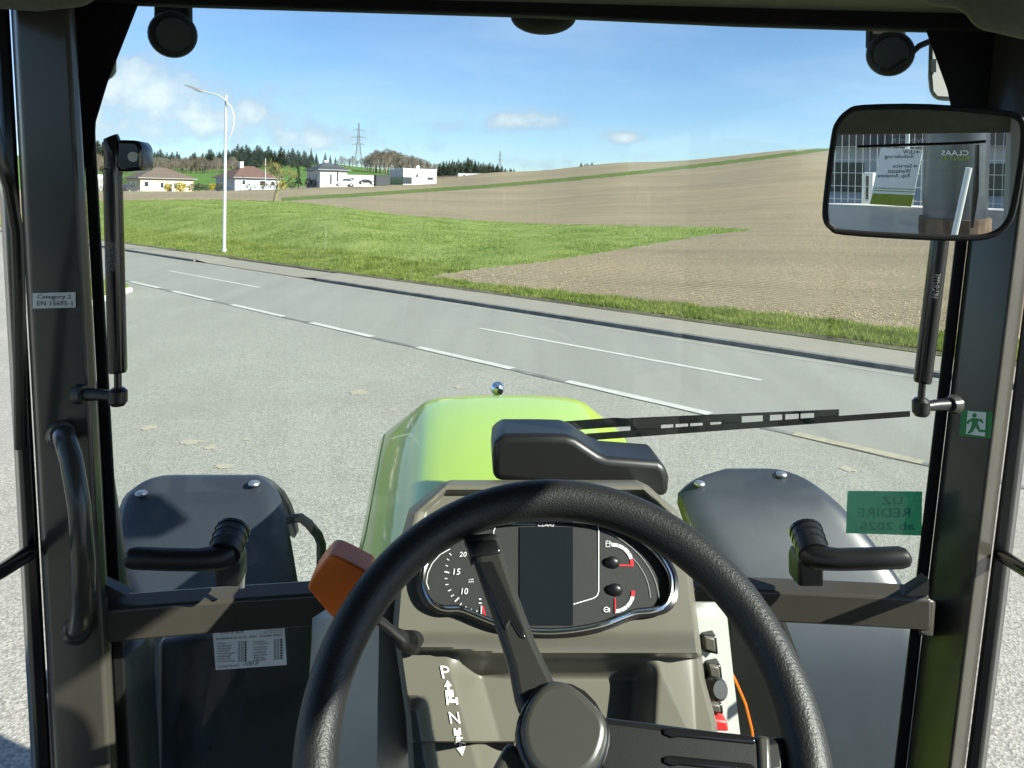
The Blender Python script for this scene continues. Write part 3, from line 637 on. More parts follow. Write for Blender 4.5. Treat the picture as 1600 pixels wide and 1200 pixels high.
# the deep wood behind the front rows reads as one mass
Vw = []; Fw = []
for i in range(240):
    px = 110 + 390 * random.random(); d = random.uniform(520, 640); b = ground_at(px, d); top = ytop_l(px) + random.uniform(3, 16); hh = P(px, top, d).z - b.z
    if hh < 2: continue
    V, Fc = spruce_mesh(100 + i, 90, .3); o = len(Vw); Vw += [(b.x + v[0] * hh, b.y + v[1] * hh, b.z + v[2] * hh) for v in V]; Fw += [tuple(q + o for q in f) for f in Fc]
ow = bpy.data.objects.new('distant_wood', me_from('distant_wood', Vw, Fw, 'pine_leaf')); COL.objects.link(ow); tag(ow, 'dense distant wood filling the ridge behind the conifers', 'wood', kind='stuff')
tree('s', 466, 146, 256, 'dark conifer beside the white villa', 'x', .9, 293)['group'] = ''
def bush(name, label, px, py, d, w, h, m, group=None, n=420, col=False):
    b = P(px, py, d); root = empty(name, b); tag(root, label, 'bush', group); V = []; Fc = []
    for i in range(n):
        while True:
            q = np.array([random.uniform(-1, 1) for _ in range(3)])
            rr = math.hypot(q[0], q[1]) if col else np.linalg.norm(q)
            if .35 < rr < 1 + .15 * random.random(): break
        c = np.array([q[0] * w / 2, q[1] * w / 2, (q[2] + 1) * h / 2]); s = random.uniform(.10, .2) * min(w, h) * .55
        u = np.array([random.gauss(0, 1) for _ in range(3)]); u /= np.linalg.norm(u); v = np.cross(u, [random.gauss(0, 1) for _ in range(3)]); v /= np.linalg.norm(v)
        k = len(V); V += [c - u * s, c + v * s * .6, c + u * s, c - v * s * .6]; Fc.append((k, k + 1, k + 2, k + 3))
    put(me_from('foliage', V, Fc, m), 'foliage', root, 1.0)
    mb = MB(); mb.tube([(0, 0, -.6), (0, 0, h * .6)], .06, 5); mb.obj('stem', 'bark', root); return root
bush('forsythia_bush', 'small yellow forsythia by the bungalow door', 262, 298.5, 163, 1.5, 1.7, 'forsythia')
bush('forsythia_bush', 'large yellow forsythia at the bungalow wall', 282, 299, 162, 2.3, 1.9, 'forsythia')
bush('forsythia_bush', 'yellow forsythia left of the red-brown roofed house', 332, 297.5, 160, 1.6, 1.4, 'forsythia')
bush('forsythia_bush', 'yellow forsythia behind the fruit tree', 441, 295, 150, 1.6, 1.5, 'forsythia')
for px, py, w, h in ((300, 298.5, 2.0, 1.5), (311, 298, 1.6, 1.6), (322, 298, 1.4, 1.2), (343, 297.5, 1.6, 1.5), (391, 296.5, 2.4, 1.3), (411, 295.5, 2.4, 1.5), (428, 295, 2.2, 1.5), (456, 294, 1.7, 1.2), (482, 293, 1.6, 1.9), (490, 293, 1.5, 1.6)):
    bush('garden_bush', 'low brown garden bush along the house gardens', px, py, 152, w, h, random.choice(('dry_bush', 'green_bush')), 'garden bushes along the houses', 260)
for px in (146, 151, 156, 161, 191, 194):
    bush('thuja', 'columnar green thuja beside the cream bungalow', px, 303.5, 160, 1.1, 3.3, 'thuja', 'columnar thujas', 300, True)
# fruit tree on the bank
fb_, tips = branch_tubes(79, 5, .78, 3, .42, .026); zs = max(v[2] for v in fb_.v); b = ground_at(428, 68); hgt = P(428, 246, 68).z - b.z
ft = empty('fruit_tree', b - Vector((0, 0, .1))); tag(ft, 'bare yellowish fruit tree with leaning trunk on the grass bank', 'tree')
sh = lambda v: ((v[0] / zs * .82 + .10 * min(v[2] / zs, .5) * 2) * hgt, v[1] / zs * .82 * hgt, v[2] / zs * hgt)
put(me_from('crown', [sh(v) for v in fb_.v], fb_.f, 'twig_green'), 'crown', ft, 1.0)
tkb = MB(); tkb.tube([(-.02, 0, -.2), (.1, 0, hgt * .18), (.2, 0, hgt * .33)], [.11, .085, .06], 7); tkb.obj('trunk', 'bark', ft)
V = []; Fc = []
for t in tips:
    t = Vector(sh(t))
    for _ in range(1):
        c = t + Vector((random.gauss(0, .08), random.gauss(0, .08), random.gauss(0, .06))); k = len(V); s = .035
        V += [c + Vector((-s, 0, 0)), c + Vector((0, s, s)), c + Vector((s, 0, 0)), c + Vector((0, -s, -s))]; Fc.append((k, k + 1, k + 2, k + 3))
leafmat('bud', (0.20, 0.19, 0.05), (0.30, 0.27, 0.09), 3); put(me_from('buds', V, Fc, 'bud'), 'buds', ft, 1.0)

# ------------------------------------------------------------------ street lamp, pylons, pole, cars
mat('galvanised', (0.62, 0.64, 0.64), .45, metal=.35, var=.06, vscale=3)
mat('lamp_grey', (0.20, 0.20, 0.20), .5)
mat('lattice_steel', (0.20, 0.215, 0.22), .6, metal=.2)
def street_lamp():
    b = ground_at(350, 36.8); d = b.y; root = empty('street_lamp', b); tag(root, 'tall grey street lamp with a hooped arm on the grass bank', 'street lamp')
    q = lambda px, py, dd=0: P(px, py, d + dd) - b
    top = q(352.8, 149); mb = MB(); mb.tube([(0, 0, -.2), (0, 0, 1.2), (0, 0, top.z)], [.082, .078, .055], 12); mb.obj('pole', 'galvanised', root, smooth=True)
    mb = MB(); mb.tube([(0, 0, -.2), (0, 0, .15)], .12, 12); mb.obj('foot', 'galvanised', root, smooth=True)
    pts = [q(351, 226, -.03), q(357, 217, -.06), q(362.5, 205, -.1), q(365.5, 193, -.12), q(365.5, 181, -.12), q(361, 168, -.1), q(353, 157, -.08), q(343, 150, -.05), q(332, 146, 0), q(319, 143.5, 0)]
    mb = MB(); mb.tube(pts, .032, 8); mb.obj('arm', 'galvanised', root, smooth=True)
    a = q(320, 143.5); e = q(288, 132.5); dr = (e - a); sd = Vector((0, 1, 0)); rings = []
    for t, w, th in ((0, .04, .04), (.15, .10, .06), (.4, .13, .06), (.8, .07, .035), (1, .03, .015)):
        c = a + dr * t; rings.append([c + sd * w + Vector((0, 0, -th)), c + sd * w * .8 + Vector((0, 0, th)), c - sd * w * .8 + Vector((0, 0, th)), c - sd * w + Vector((0, 0, -th))])
    mb = MB(); mb.loft(rings); hd = mb.obj('lamp_head', 'lamp_grey', root, bevel=.01)
    mb = MB(); c = a + dr * .35; mb.box(c + Vector((0, 0, -.075)), (.30, .16, .03), Matrix.Rotation(-math.atan2(dr.z, -dr.x) * -1, 3, 'Y')); mb.obj('lens', 'white_plastic', hd)
street_lamp()
def pylon(px, ytop, ybase, d, label, arms):
    b = P(px, ybase, d); b.z -= 3; top = P(px, ytop, d).z - b.z; root = empty('pylon', b, R(20)); tag(root, label, 'pylon')
    s = top / 36.0; w = lambda z: (3.1 - 2.3 * min(z / (top * .62), 1) - .5 * max(0, (z / top - .62) / .38)) * s + .05; r = .11 * s + .03
    mb = MB(); zs = [top * k for k in (0, .14, .27, .38, .48, .56, .63, .70, .77, .84, .91, 1)]
    for i in range(len(zs) - 1):
        z0, z1 = zs[i], zs[i + 1]; c0 = [Vector((x * w(z0), y * w(z0), z0)) for x, y in ((-1, -1), (1, -1), (1, 1), (-1, 1))]; c1 = [Vector((x * w(z1), y * w(z1), z1)) for x, y in ((-1, -1), (1, -1), (1, 1), (-1, 1))]
        for k in range(4):
            j = (k + 1) % 4; mb.tube([c0[k], c1[k]], r, 4, False); mb.tube([c0[k], c1[j]], r * .6, 4, False); mb.tube([c0[j], c1[k]], r * .6, 4, False); mb.tube([c1[k], c1[j]], r * .6, 4, False)
    mb.obj('lattice', 'lattice_steel', root)
    for fz, hw in arms:
        z = top * fz; L_ = hw * s; mb = MB()
        for sg in (-1, 1):
            for yy in (-.6, .6):
                mb.tube([(0, yy * s, z), (sg * L_, 0, z)], r * .8, 4); mb.tube([(0, yy * s, z + 1.3 * s), (sg * L_, 0, z)], r * .7, 4)
            for k in (.3, .6): mb.tube([(sg * L_ * k, 0, z), (sg * L_ * (k - .15), 0, z + 1.3 * s * (1 - k + .1))], r * .6, 4)
            mb.tube([(sg * L_ * .95, 0, z), (sg * L_ * .95, 0, z - 1.6 * s)], .12 * s, 5)
        mb.obj('cross_arm', 'lattice_steel', root)
pylon(560, 192, 252, 700, 'tall lattice power pylon rising behind the villa', ((.82, 4.9), (.65, 6.4), (.48, 5.6)))
pylon(781, 236, 268, 950, 'far smaller lattice pylon above the conifer wood', ((.82, 4.9), (.62, 6.2)))
b = P(414.5, 292, 156); up_ = empty('utility_pole', b); tag(up_, 'thin pale pole behind the red-brown roofed house', 'pole'); mb = MB(); mb.tube([(0, 0, -.5), (0, 0, P(414.5, 247, 156).z - b.z)], [.09, .06], 6); mb.obj('mast', 'galvanised', up_); mb = MB(); mb.tube([(-.3, 0, 4.6), (.3, 0, 4.6)], .04, 5); mb.obj('bracket', 'galvanised', up_)
mat('car_white', (.70, .71, .72), .25, coat=.6); mat('car_black', (.012, .012, .014), .2, coat=.6); mat('car_grey', (.05, .052, .06), .25, coat=.6)
def car(px, py, d, rz, m, label, L_=4.2, H_=1.5):
    b = P(px, py, d); root = empty('parked_car', b, R(rz)); tag(root, label, 'car'); w = .86; k = H_ / 1.5
    prof = [(-L_ / 2, .35), (-L_ / 2, .8 * k), (-L_ * .42, .95 * k), (-L_ * .30, 1.42 * k), (-L_ * .22, 1.5 * k), (L_ * .08, 1.48 * k), (L_ * .22, 1.0 * k), (L_ * .45, .85 * k), (L_ / 2, .6 * k), (L_ / 2, .32)]
    mb = MB(); mb.loft([[Vector((x, y, z)) for x, z in prof] for y in (-w, w)]); bd = mb.obj('body', m, root, bevel=.06)
    mb = MB(); mb.loft([[Vector((x, y, z * k)) for x, z in ((-L_ * .37, 1.0), (-L_ * .28, 1.38), (-L_ * .2, 1.44), (L_ * .06, 1.42), (L_ * .18, 1.02))] for y in (-w - .01, w + .01)]); mb.obj('side_window', 'pane', bd)
    mb = MB(); mb.add([(L_ * .205 + .02, -w * .85, 1.06 * k), (L_ * .205 + .02, w * .85, 1.06 * k), (L_ * .1 + .02, w * .8, 1.44 * k), (L_ * .1 + .02, -w * .8, 1.44 * k)], [(0, 1, 2, 3)]); mb.obj('windscreen', 'pane', bd)
    for x in (-L_ * .31, L_ * .31):
        for y in (-w, w):
            mb = MB(); mb.tube([(x, y - .1, .32), (x, y + .1, .32)], .32, 14); wl = mb.obj('wheel', 'tyre', root); mb = MB(); mb.tube([(x, y - .11, .32), (x, y + .11, .32)], .19, 10); mb.obj('rim', 'rim_paint', wl)
    return root
car(538, 291, 143, 200, 'car_white', 'white car parked in front of the villa', 3.6, 1.45)
car(573, 288.5, 147, 20, 'car_black', 'black car parked before the garage', 3.2, 1.0)
car(203, 301, 158, 75, 'car_grey', 'dark car half hidden beside the cream bungalow', 3.8, 1.7)
fr_ = empty('garden_fence', P(502, 292, 149)); tag(fr_, 'short grey railing in front of the villa wall', 'fence')
for i in range(12):
    mb = MB(); mb.box((i * .17, 0, .35), (.05, .04, .9)); mb.obj('baluster', 'lamp_grey', fr_)
mb = MB(); mb.box((.95, 0, .82), (2.1, .06, .05)); mb.obj('rail', 'lamp_grey', fr_)

# ------------------------------------------------------------------ the tractor
tr = empty('tractor', TLOC, YAW); tag(tr, 'green tractor with dark cab, seen from its driver seat over the bonnet', 'tractor')
def Pm(x0, y0, x1, y1, yl): return lambda a, b: T(x0 + (x1 - x0) * a, y1 + (y0 - y1) * b, yl)
def poly_prism(name, pts, y0, y1, m, parent=tr, bevel=0.0, seg=2, follow=False):
    a = [T(x, y, y0) for x, y in pts]; b = [T(x, y, y1) for x, y in pts] if follow else [Vector((p.x, p.y + (y1 - y0), p.z)) for p in a]
    return MB().prism(a, b).obj(name, m, parent, bevel=bevel, seg=seg)
def ptube(name, pts, rpx, m, parent=tr, n=12, smooth=True, flat=1.0):       # pts: (px, py, yl); radius in photo pixels
    path = [T(*p) for p in pts]; r = [(rpx if isinstance(rpx, (int, float)) else rpx[i]) / F * p[2] for i, p in enumerate(pts)]
    return MB().tube(path, r, n, flat=flat).obj(name, m, parent, smooth=smooth)
# --- front pillars: main box section with a bevel towards the windscreen, seal, door frame
def pillar(xo_t, xi_t, xo_b, xi_b, sg, cham, yi, yt=-70, yb=1290, yl=1.10):
    def ring(y, xo, xi):
        return [T(xo, y, yl), T(xi, y, yi), T(xi + sg * 13, y, yi + .016), T(xi + sg * 14, y, 1.198), T(xo - sg * cham, y, 1.198), T(xo - sg * cham, y, 1.118)]
    p = MB().loft([ring(yb + (yt - yb) * k / 24, xo_b + (xo_t - xo_b) * k / 24, xi_b + (xi_t - xi_b) * k / 24) for k in range(25)]).obj('front_pillar', 'cab_paint', tr, bevel=.004)
    def sring(y, xo, xi): return [T(xi + sg * 14.5, y, 1.174), T(xi + sg * 33, y, 1.176), T(xi + sg * 34, y, 1.196), T(xi + sg * 15, y, 1.196)]
    MB().loft([sring(yb, xo_b, xi_b), sring(yt, xo_t, xi_t)]).obj('window_seal', 'rubber', p, bevel=.003)
    def dring(y, xo, xi): o = xo - sg * (cham + 2); return [T(o, y, 1.130), T(o - sg * 24, y, 1.125), T(o - sg * 31, y, 1.150), T(o - sg * 29, y, 1.185), T(o, y, 1.195)]
    MB().loft([dring(yb, xo_b, xi_b), dring(yt, xo_t, xi_t)]).obj('door_frame', 'gloss_black', p, bevel=.005)
    return p
pl_ = pillar(20, 100, 95, 175, 1, 8, 1.10)
pr_ = pillar(1644, 1578, 1474, 1420, -1, 22, 1.155)
poly_prism('corner_gusset', [(216, 8), (168, 130), (150, 190), (146, 262), (112, 262), (108, -60), (230, -60)], 1.165, 1.205, 'matte_black', bevel=.003, follow=True)
poly_prism('corner_gusset', [(1446, 46), (1480, 140), (1497, 220), (1500, 262), (1545, 262), (1560, -60), (1440, -60)], 1.165, 1.205, 'matte_black', bevel=.003, follow=True)
poly_prism('windscreen_header', [(90, -80), (1620, -80), (1620, 54), (1455, 47), (1100, 36), (848, 24), (500, 14), (200, 5), (90, 3)], 1.12, 1.22, 'matte_black', bevel=.004, follow=True)
ptube('header_trim', [(205, 6, 1.22), (500, 15, 1.225), (848, 25.5, 1.23), (1150, 39, 1.225), (1450, 48, 1.22)], 3.4, 'lining', n=8)
# --- roof with lining, rear frame
ZR = HC + .285
MB().box((0, -.10, ZR + .11), (1.76, 2.55, .22)).obj('roof', 'lining', tr, bevel=.05, seg=3)
MB().box((0, -.08, ZR + .27), (1.60, 2.9, .12)).obj('roof_cap', 'white_plastic', tr, bevel=.05, seg=3)
poly_prism('lining_bulge', [(1415, -60), (1422, -2), (1465, 10), (1505, 14), (1522, 44), (1600, 62), (1720, 66), (1720, -60)], .98, 1.09, 'lining', bevel=.02, seg=4, follow=True)
poly_prism('lining_bulge', [(-80, -60), (-80, 12), (0, 14), (60, 18), (150, 8), (172, -60)], .98, 1.09, 'lining', bevel=.02, seg=4, follow=True)
for sg in (-1, 1):
    rp = MB(); rp.loft([[Vector((sg * x, y, z)) for x, y in ((.30 if sg > 0 else .44, -1.28), (.60, -1.28), (.66, -1.20), (.66, -1.16), (.33 if sg > 0 else .48, -1.16))] for z in (HC - 1.3, ZR + .02)]).obj('rear_pillar', 'light_panel' if sg > 0 else 'cab_paint', tr, bevel=.01)
MB().box((0, -1.23, ZR - .09), (1.2, .08, .22)).obj('rear_header', 'lining', tr, bevel=.01)
MB().box((0, -1.22, HC - 1.0), (1.4, .06, .75)).obj('rear_panel', 'matte_black', tr, bevel=.01)
MB().box((0, -.02, HC - 1.52), (1.5, 2.35, .12)).obj('cab_floor', 'matte_black', tr, bevel=.01)
# --- glazing
def pane(name, a, b, c, d, m, th=.005):
    a, b, c, d = (Vector(q) for q in (a, b, c, d)); n = (b - a).cross(d - a).normalized() * th
    return MB().prism([a, b, c, d], [q + n for q in (a, b, c, d)]).obj(name, m, tr)
q = [T(185, 1290, 1.198), T(1418, 1290, 1.198), T(1560, -40, 1.198), T(105, -40, 1.198)]
ws = pane('windscreen', *q, 'windscreen_glass')
pane('door_window', (-.775, 1.10, HC - 1.2), (-.775, -.6, HC - 1.2), (-.83, -.6, ZR), (-.83, 1.10, ZR), 'door_glass')
pane('door_window', (.775, 1.10, HC - 1.2), (.83, 1.10, ZR), (.83, -.6, ZR), (.775, -.6, HC - 1.2), 'door_glass')
pane('rear_window', (-.44, -1.22, HC - .62), (.32, -1.22, HC - .62), (.32, -1.22, ZR - .20), (-.44, -1.22, ZR - .20), 'door_glass')
for sg in (-1, 1): MB().loft([[Vector((sg * (.80 if z < 2 else .84) + dx, -.62 + dy, z)) for dx, dy in ((-.03, 0), (.03, 0), (.03, -.09), (-.03, -.09))] for z in (HC - 1.4, ZR + .02)]).obj('centre_pillar', 'cab_paint', tr, bevel=.008)
# --- cross rail
ZRAIL = T(150, 974, 1.12).z
def rail_pts():
    out = []
    for i in range(41):
        xa_, xb_ = T(128, 974, 1.12).x, T(1448, 974, 1.12).x; x = xa_ + (xb_ - xa_) * i / 40; out.append(Vector((x, 1.183 - .063 * (abs(x) / .66) ** 1.6, ZRAIL)))
    return out
RAIL = rail_pts()
mb = MB(); mb.loft([[p + Vector((0, a, b)) for a, b in ((-.019, -.025), (-.019, .022), (.012, .030), (.012, -.025))] for p in RAIL]); rl = mb.obj('cross_rail', 'cab_paint', tr, bevel=.004, seg=3)
def rail_y(x): return 1.183 - .063 * (abs(x) / .66) ** 1.6
for sgn, cx, cy in ((-1, 178, 912), (1, 1430, 912)):
    poly_prism('weld_gusset', [(cx + 20 * -sgn * -1, cy + 22), (cx + 20 * sgn * -1, cy + 20), (cx + 20 * sgn, cy + 20)][:3] if False else ([(157, 910), (200, 932), (157, 934)] if sgn < 0 else [(1452, 905), (1410, 932), (1452, 936)]), 1.115, 1.135, 'cab_paint', rl, bevel=.001)
poly_prism('rail_collar', [(1437, 934), (1462, 938), (1458, 996), (1435, 992)], 1.112, 1.178, 'cab_paint', rl, bevel=.004, follow=True)
# --- window latches on the rail
def latch(cx, px_tip, sg, parent=tr):
    root = empty('window_latch', parent=tr)
    poly_prism('post', [(cx - 19, 918), (cx + 20, 918), (cx + 20, 880), (cx + 12, 868), (cx - 16, 870), (cx - 20, 882)], 1.085, 1.125, 'black_plastic', root, bevel=.004)
    k = 1 if sg < 0 else -1
    ptube('lock_plate', [(cx + 24 * k, 918, 1.11), (cx + 25 * k, 896, 1.11)], 4, 'steel', root, 6)
    y0 = 872
    path = [(px_tip, y0 - 2, 1.045), (px_tip - 4 * sg, y0 - 1, 1.045), (px_tip - 14 * sg, y0 - 1, 1.047), (px_tip - 60 * sg, y0 + 1, 1.055), (px_tip - 110 * sg, y0 + 2, 1.065), (px_tip - 145 * sg, y0 - 1, 1.075), (cx, y0 - 6, 1.085)]
    ptube('lever', path, [8, 14, 17, 17, 17, 19, 22], 'black_plastic', root, 14)
    a, b = (cx - 4 * sg * -1, 866, 1.08), (cx + 8 * (1 if sg < 0 else -1) , 832, 1.115)
    ptube('knob', [a, ((a[0] + b[0]) / 2, 850, 1.095), b], [25, 25, 25], 'black_plastic', root, 20)
    for f_ in (.35, .7, 1.0): 
        c = [a[i] + (b[i] - a[i]) * f_ for i in range(3)]; c2 = [a[i] + (b[i] - a[i]) * (f_ + .10) for i in range(3)]
        ptube('collar', [c, c2], 26.5, 'gloss_black', root, 20)
latch(354, 196, -1); latch(1268, 1421, 1)
# --- gas struts
def strut(top, bot, stub, y0, mount, txt):
    root = empty('gas_strut', parent=tr); (tx, ty), (bx, by) = top, bot
    f = lambda k: (tx + (bx - tx) * k, ty + (by - ty) * k, y0)
    ptube('cylinder', [f(0), f(.01), f(.985), f(1)], [11, 13.6, 13.6, 12], 'gloss_black', root, 18)
    e = (bx + (bx - tx) * .06, by + 26, y0)
    ptube('rod', [f(.99), e], 5.5, 'gloss_black', root, 12)
    ptube('ball_end', [(e[0], e[1] - 2, y0), (e[0], e[1] + 3, y0), (e[0], e[1] + 20, y0), (e[0], e[1] + 26, y0)], [9, 13.5, 13.5, 9], 'black_plastic', root, 16)
    ptube('mount_pin', [(e[0], e[1] + 12, y0), (e[0] + (stub - e[0]) * .5, e[1] + 9, y0 + .01), (stub, e[1] + 8, y0 + .02)], [7, 9, 10], 'black_plastic', root, 12)
    ptube('weld', [(stub, e[1] + 8, y0 + .015), (stub + (8 if stub > 800 else -8), e[1] + 8, y0 + .02)], [12, 16], 'cab_paint', root, 12)
    if mount:
        poly_prism('end_block', [(182, 218), (214, 219), (221, 230), (221, 266), (190, 269), (180, 262)], y0 - .012, y0 + .03, 'gloss_black', root, bevel=.005)
        ptube('top_ball', [(166, 222, y0), (172, 218, y0), (180, 240, y0), (178, 274, y0)], [6, 14, 16, 12], 'gloss_black', root, 14)
        ptube('screw', [(208, 245, y0 - .014), (208, 245, y0 - .005)], 8, 'steel', root, 8)
    tb = MB()
    for i, s in enumerate(txt):
        def fn(a, b, i=i):
            k = .36 + .14 * (1 - a); c = f(k); off = -10 + i * 5.0 + 4.2 * b; rr = math.sqrt(max(13.6 ** 2 - off ** 2, 1)) / F * y0
            p = T(c[0] + off, c[1], y0); return Vector((p.x, p.y - rr - .0008, p.z))
        text_on(tb, s, fn)
    tb.obj('print', 'print_grey', root)
strut((176, 262), (184, 582), 132, 1.06, True, ['NICHT OFFNEN HOHER DRUCK', 'DO NOT OPEN HIGH PRESSURE', 'NE PAS OUVRIR 0480N', 'STABILUS LIFT-O-MAT'])
strut((1474, 330), (1441, 598), 1484, 1.06, False, ['STABILUS', ' LIFT-O-MAT '])
# --- stickers on the pillars
def sticker(name, x0, y0, x1, y1, yl, m, parent=tr, tilt=0):
    pts = [(x0, y0), (x1, y0 + tilt), (x1, y1 + tilt), (x0, y1)]
    return poly_prism(name, pts, yl, yl + .0006, m, parent)
st = sticker('category_sticker', 51, 458, 118, 482, 1.0975, 'sticker_white', tilt=-1.5)
tb = MB(); text_on(tb, 'Category 2', Pm(58, 460.5, 111, 468.5, 1.0968)); text_on(tb, 'EN 15695-1', Pm(58, 470, 113, 477.5, 1.0968)); tb.obj('lettering', 'print_black', st)
from mathutils.bvhtree import BVHTree
_bv = BVHTree.FromPolygons([v.co for v in pr_.data.vertices], [tuple(p.vertices) for p in pr_.data.polygons])
def PR(px, py, off): Dv = (TRI @ ray(px, py)).normalized(); h_ = _bv.ray_cast(CL, Dv)[0]; return (h_ if h_ else T(px, py, 1.12)) - Dv * off
def pg(mb, pts, yl): mb.add([PR(x, y, yl) for x, y in pts], [tuple(range(len(pts)))]); return mb
ex = pg(MB(), [(1502, 640), (1551, 644), (1548, 685), (1499, 681)], .0015).obj('exit_sticker', 'exit_green', tr)
pg(MB(), [(1512, 642), (1541, 644.5), (1539, 682), (1509, 678)], 0.0027).obj('door_field', 'sticker_white', ex)
rm = MB(); n = 12
pg(rm, [(1522.5 + 3.6 * math.cos(6.283 * i / n), 649 + 3.6 * math.sin(6.283 * i / n)) for i in range(n)], 0.0034)
for seg in ([(1519, 653), (1527, 654), (1528, 664), (1523, 669), (1518, 664)], [(1519, 653), (1512, 657), (1510, 661.5), (1513, 662.5), (1515, 659), (1521, 657)], [(1525, 654), (1533, 654.5), (1537, 660), (1535, 662), (1531, 658), (1526, 658)],
            [(1523, 664), (1528, 664), (1531, 671), (1542, 672), (1542, 675.5), (1529, 675)], [(1518, 663), (1524, 667), (1520, 674), (1514, 678), (1511, 677), (1516, 671)]): pg(rm, seg, 0.0034)
rm.obj('running_figure', 'exit_green', ex)
# --- green vignette on the windscreen, seen from behind
gs = poly_prism('vignette_sticker', [(1324, 767), (1441, 768), (1440, 837), (1322, 833)], 1.1945, 1.195, 'green_film')
tb = MB()
for s, a, b in (('UZ', 776, 788), ('REDIRE', 794, 808)):
    text_on(tb, s, Pm(1422 if len(s) > 3 else 1410, a, 1340 if len(s) > 3 else 1378, b, 1.1938))
text_on(tb, 'ab 2025', Pm(1428, 816, 1345, 828, 1.1938)); mat('film_print', (.05, .27, .19), .6); tb.obj('lettering', 'film_print', gs)
# --- grab handle on the left pillar, door bars
gh = ptube('grab_handle', [(96, 676, 1.10), (102, 686, 1.07), (112, 720, 1.045), (124, 790, 1.03), (131, 880, 1.03), (131, 945, 1.045), (126, 972, 1.07), (120, 984, 1.10)], [15, 16, 16, 16, 16, 16, 16, 16], 'cab_paint', n=18)
for c in ((98, 678, 1.10), (122, 982, 1.10)):
    ptube('weld', [(c[0], c[1], 1.085), (c[0], c[1], 1.105)], [17, 23], 'cab_paint', gh, 14)
ptube('door_bar', [(-120, 960, .80), (0, 893, 1.0), (45, 864, 1.115)], 12, 'gloss_black', n=14)
ptube('door_bar', [(1566, 868, 1.125), (1600, 890, 1.0), (1720, 960, .80)], 11, 'gloss_black', n=14)
ptube('door_arch', [(-20, 150, .98), (-2, 240, .98), (14, 290, 1.0), (26, 360, 1.03), (30, 460, 1.05), (33, 700, 1.07)], 9, 'gloss_black', n=10)
# --- bonnet
HZ = T(775, 616, 2.5).z
def bonnet():
    rings = []
    for y, w, dz in ((1.34, .292, .0), (1.5, .296, .0), (1.7, .303, 0), (1.95, .318, .001), (2.2, .334, .0), (2.38, .345, -.003), (2.48, .352, -.010), (2.55, .350, -.024), (2.60, .342, -.055), (2.63, .33, -.11), (2.645, .315, -.2), (2.64, .30, -.45)):
        half = [(0, .008), (.25, .007), (.5, .002), (.60, -.004), (.66, -.012), (.95, -.088), (1.0, -.108), (1.02, -.16), (1.03, -.40), (1.02, -.75)]
        sh_ = 1 if y < 2.6 else .9
        cx_ = .044; w += .044
        pts = [Vector((cx_ - a * w, y, HZ + dz + b * (w / .33) * sh_)) for a, b in reversed(half)] + [Vector((cx_ + a * w, y, HZ + dz + b * (w / .33) * sh_)) for a, b in half[1:]]
        rings.append(pts)
    mb = MB(); mb.loft(rings, cap=False, closed=False)
    n = len(rings[0]); mb.f.append(tuple(len(mb.v) - n + i for i in range(n)))
    return mb.obj('bonnet', 'hood_paint', tr, smooth=True, bevel=.012, seg=3)
bn = bonnet()
mat('seam', (0.20, 0.29, 0.012), .5)
for sg in (-1, 1):
    mb = MB(); mb.tube([(.044 + sg * (w_ + .044) * .965, y_, HZ + dz_ - .0935 * ((w_ + .044) / .33)) for y_, w_, dz_ in ((1.36, .292, 0), (1.5, .296, 0), (1.7, .303, 0), (1.95, .318, .001), (2.2, .334, 0), (2.38, .345, -.003), (2.48, .352, -.01))], .0018, 6); mb.obj('panel_gap', 'seam', bn)
c = T(777, 607, 2.62); mb = MB(); mb.sphere(c, .024, 10); eb = mb.obj('front_camera', 'chrome', tr, smooth=True)
mb = MB(); mb.tube([c + Vector((.008, -.022, -.004)), c + Vector((.01, -.027, -.006))], .010, 12); mb.obj('lens', 'gloss_black', eb)
mb = MB(); mb.tube([c, c + Vector((0, 0, -.12))], .012, 10); mb.obj('stalk', 'black_plastic', eb)
# --- front mudguards
def mudguard(rows, bolts):
    cols = 12; rings = []
    for (y, xl, xr, d) in rows:
        a = T(xl, y, d); b = T(xr, y, d); r = []
        for k in range(cols + 1):
            t = k / cols; p = a.lerp(b, t); e = min(t, 1 - t); p.z += -.03 * max(0, 1 - e / .10) ** 2; r.append(p)
        rings.append(r)
    f0 = [p + Vector((0, .10, -.035)) for p in rings[0]]; f1 = [p + Vector((0, .30, -.16)) for p in rings[0]]; f2 = [p + Vector((0, .48, -.38)) for p in rings[0]]
    rings = [f2, f1, f0] + rings
    mb = MB(); mb.loft(rings, cap=False, closed=False); o = mb.obj('mudguard', 'fender_plastic', tr, smooth=True, sub=1, angle=80)
    s = o.modifiers.new('thick', 'SOLIDIFY'); s.thickness = .02; s.offset = -1
    for bx, by, d in bolts:
        p = T(bx, by, d); mb = MB(); mb.sphere(p + Vector((0, 0, .001)), .018, 8, (1, 1, .5)); mb.obj('bolt', 'steel', o, smooth=True)
    return o
ML = mudguard([(741, 232, 422, 2.45), (747, 206, 432, 2.43), (762, 190, 440, 2.40), (800, 180, 450, 2.33), (880, 180, 464, 2.24), (970, 186, 478, 2.17), (1080, 200, 484, 2.12), (1220, 218, 486, 2.08), (1320, 225, 488, 2.07)], [(221, 771.5, 2.375), (397, 756, 2.40)])
MRt = mudguard([(731, 1130, 1222, 2.5), (738, 1085, 1262, 2.48), (752, 1052, 1290, 2.45), (790, 1062, 1330, 2.38), (860, 1098, 1388, 2.30), (930, 1146, 1430, 2.24), (1000, 1196, 1462, 2.18), (1100, 1246, 1490, 2.13), (1220, 1288, 1510, 2.10), (1320, 1305, 1520, 2.09)], [(1221, 741.5, 2.465), (1093, 756, 2.43)])
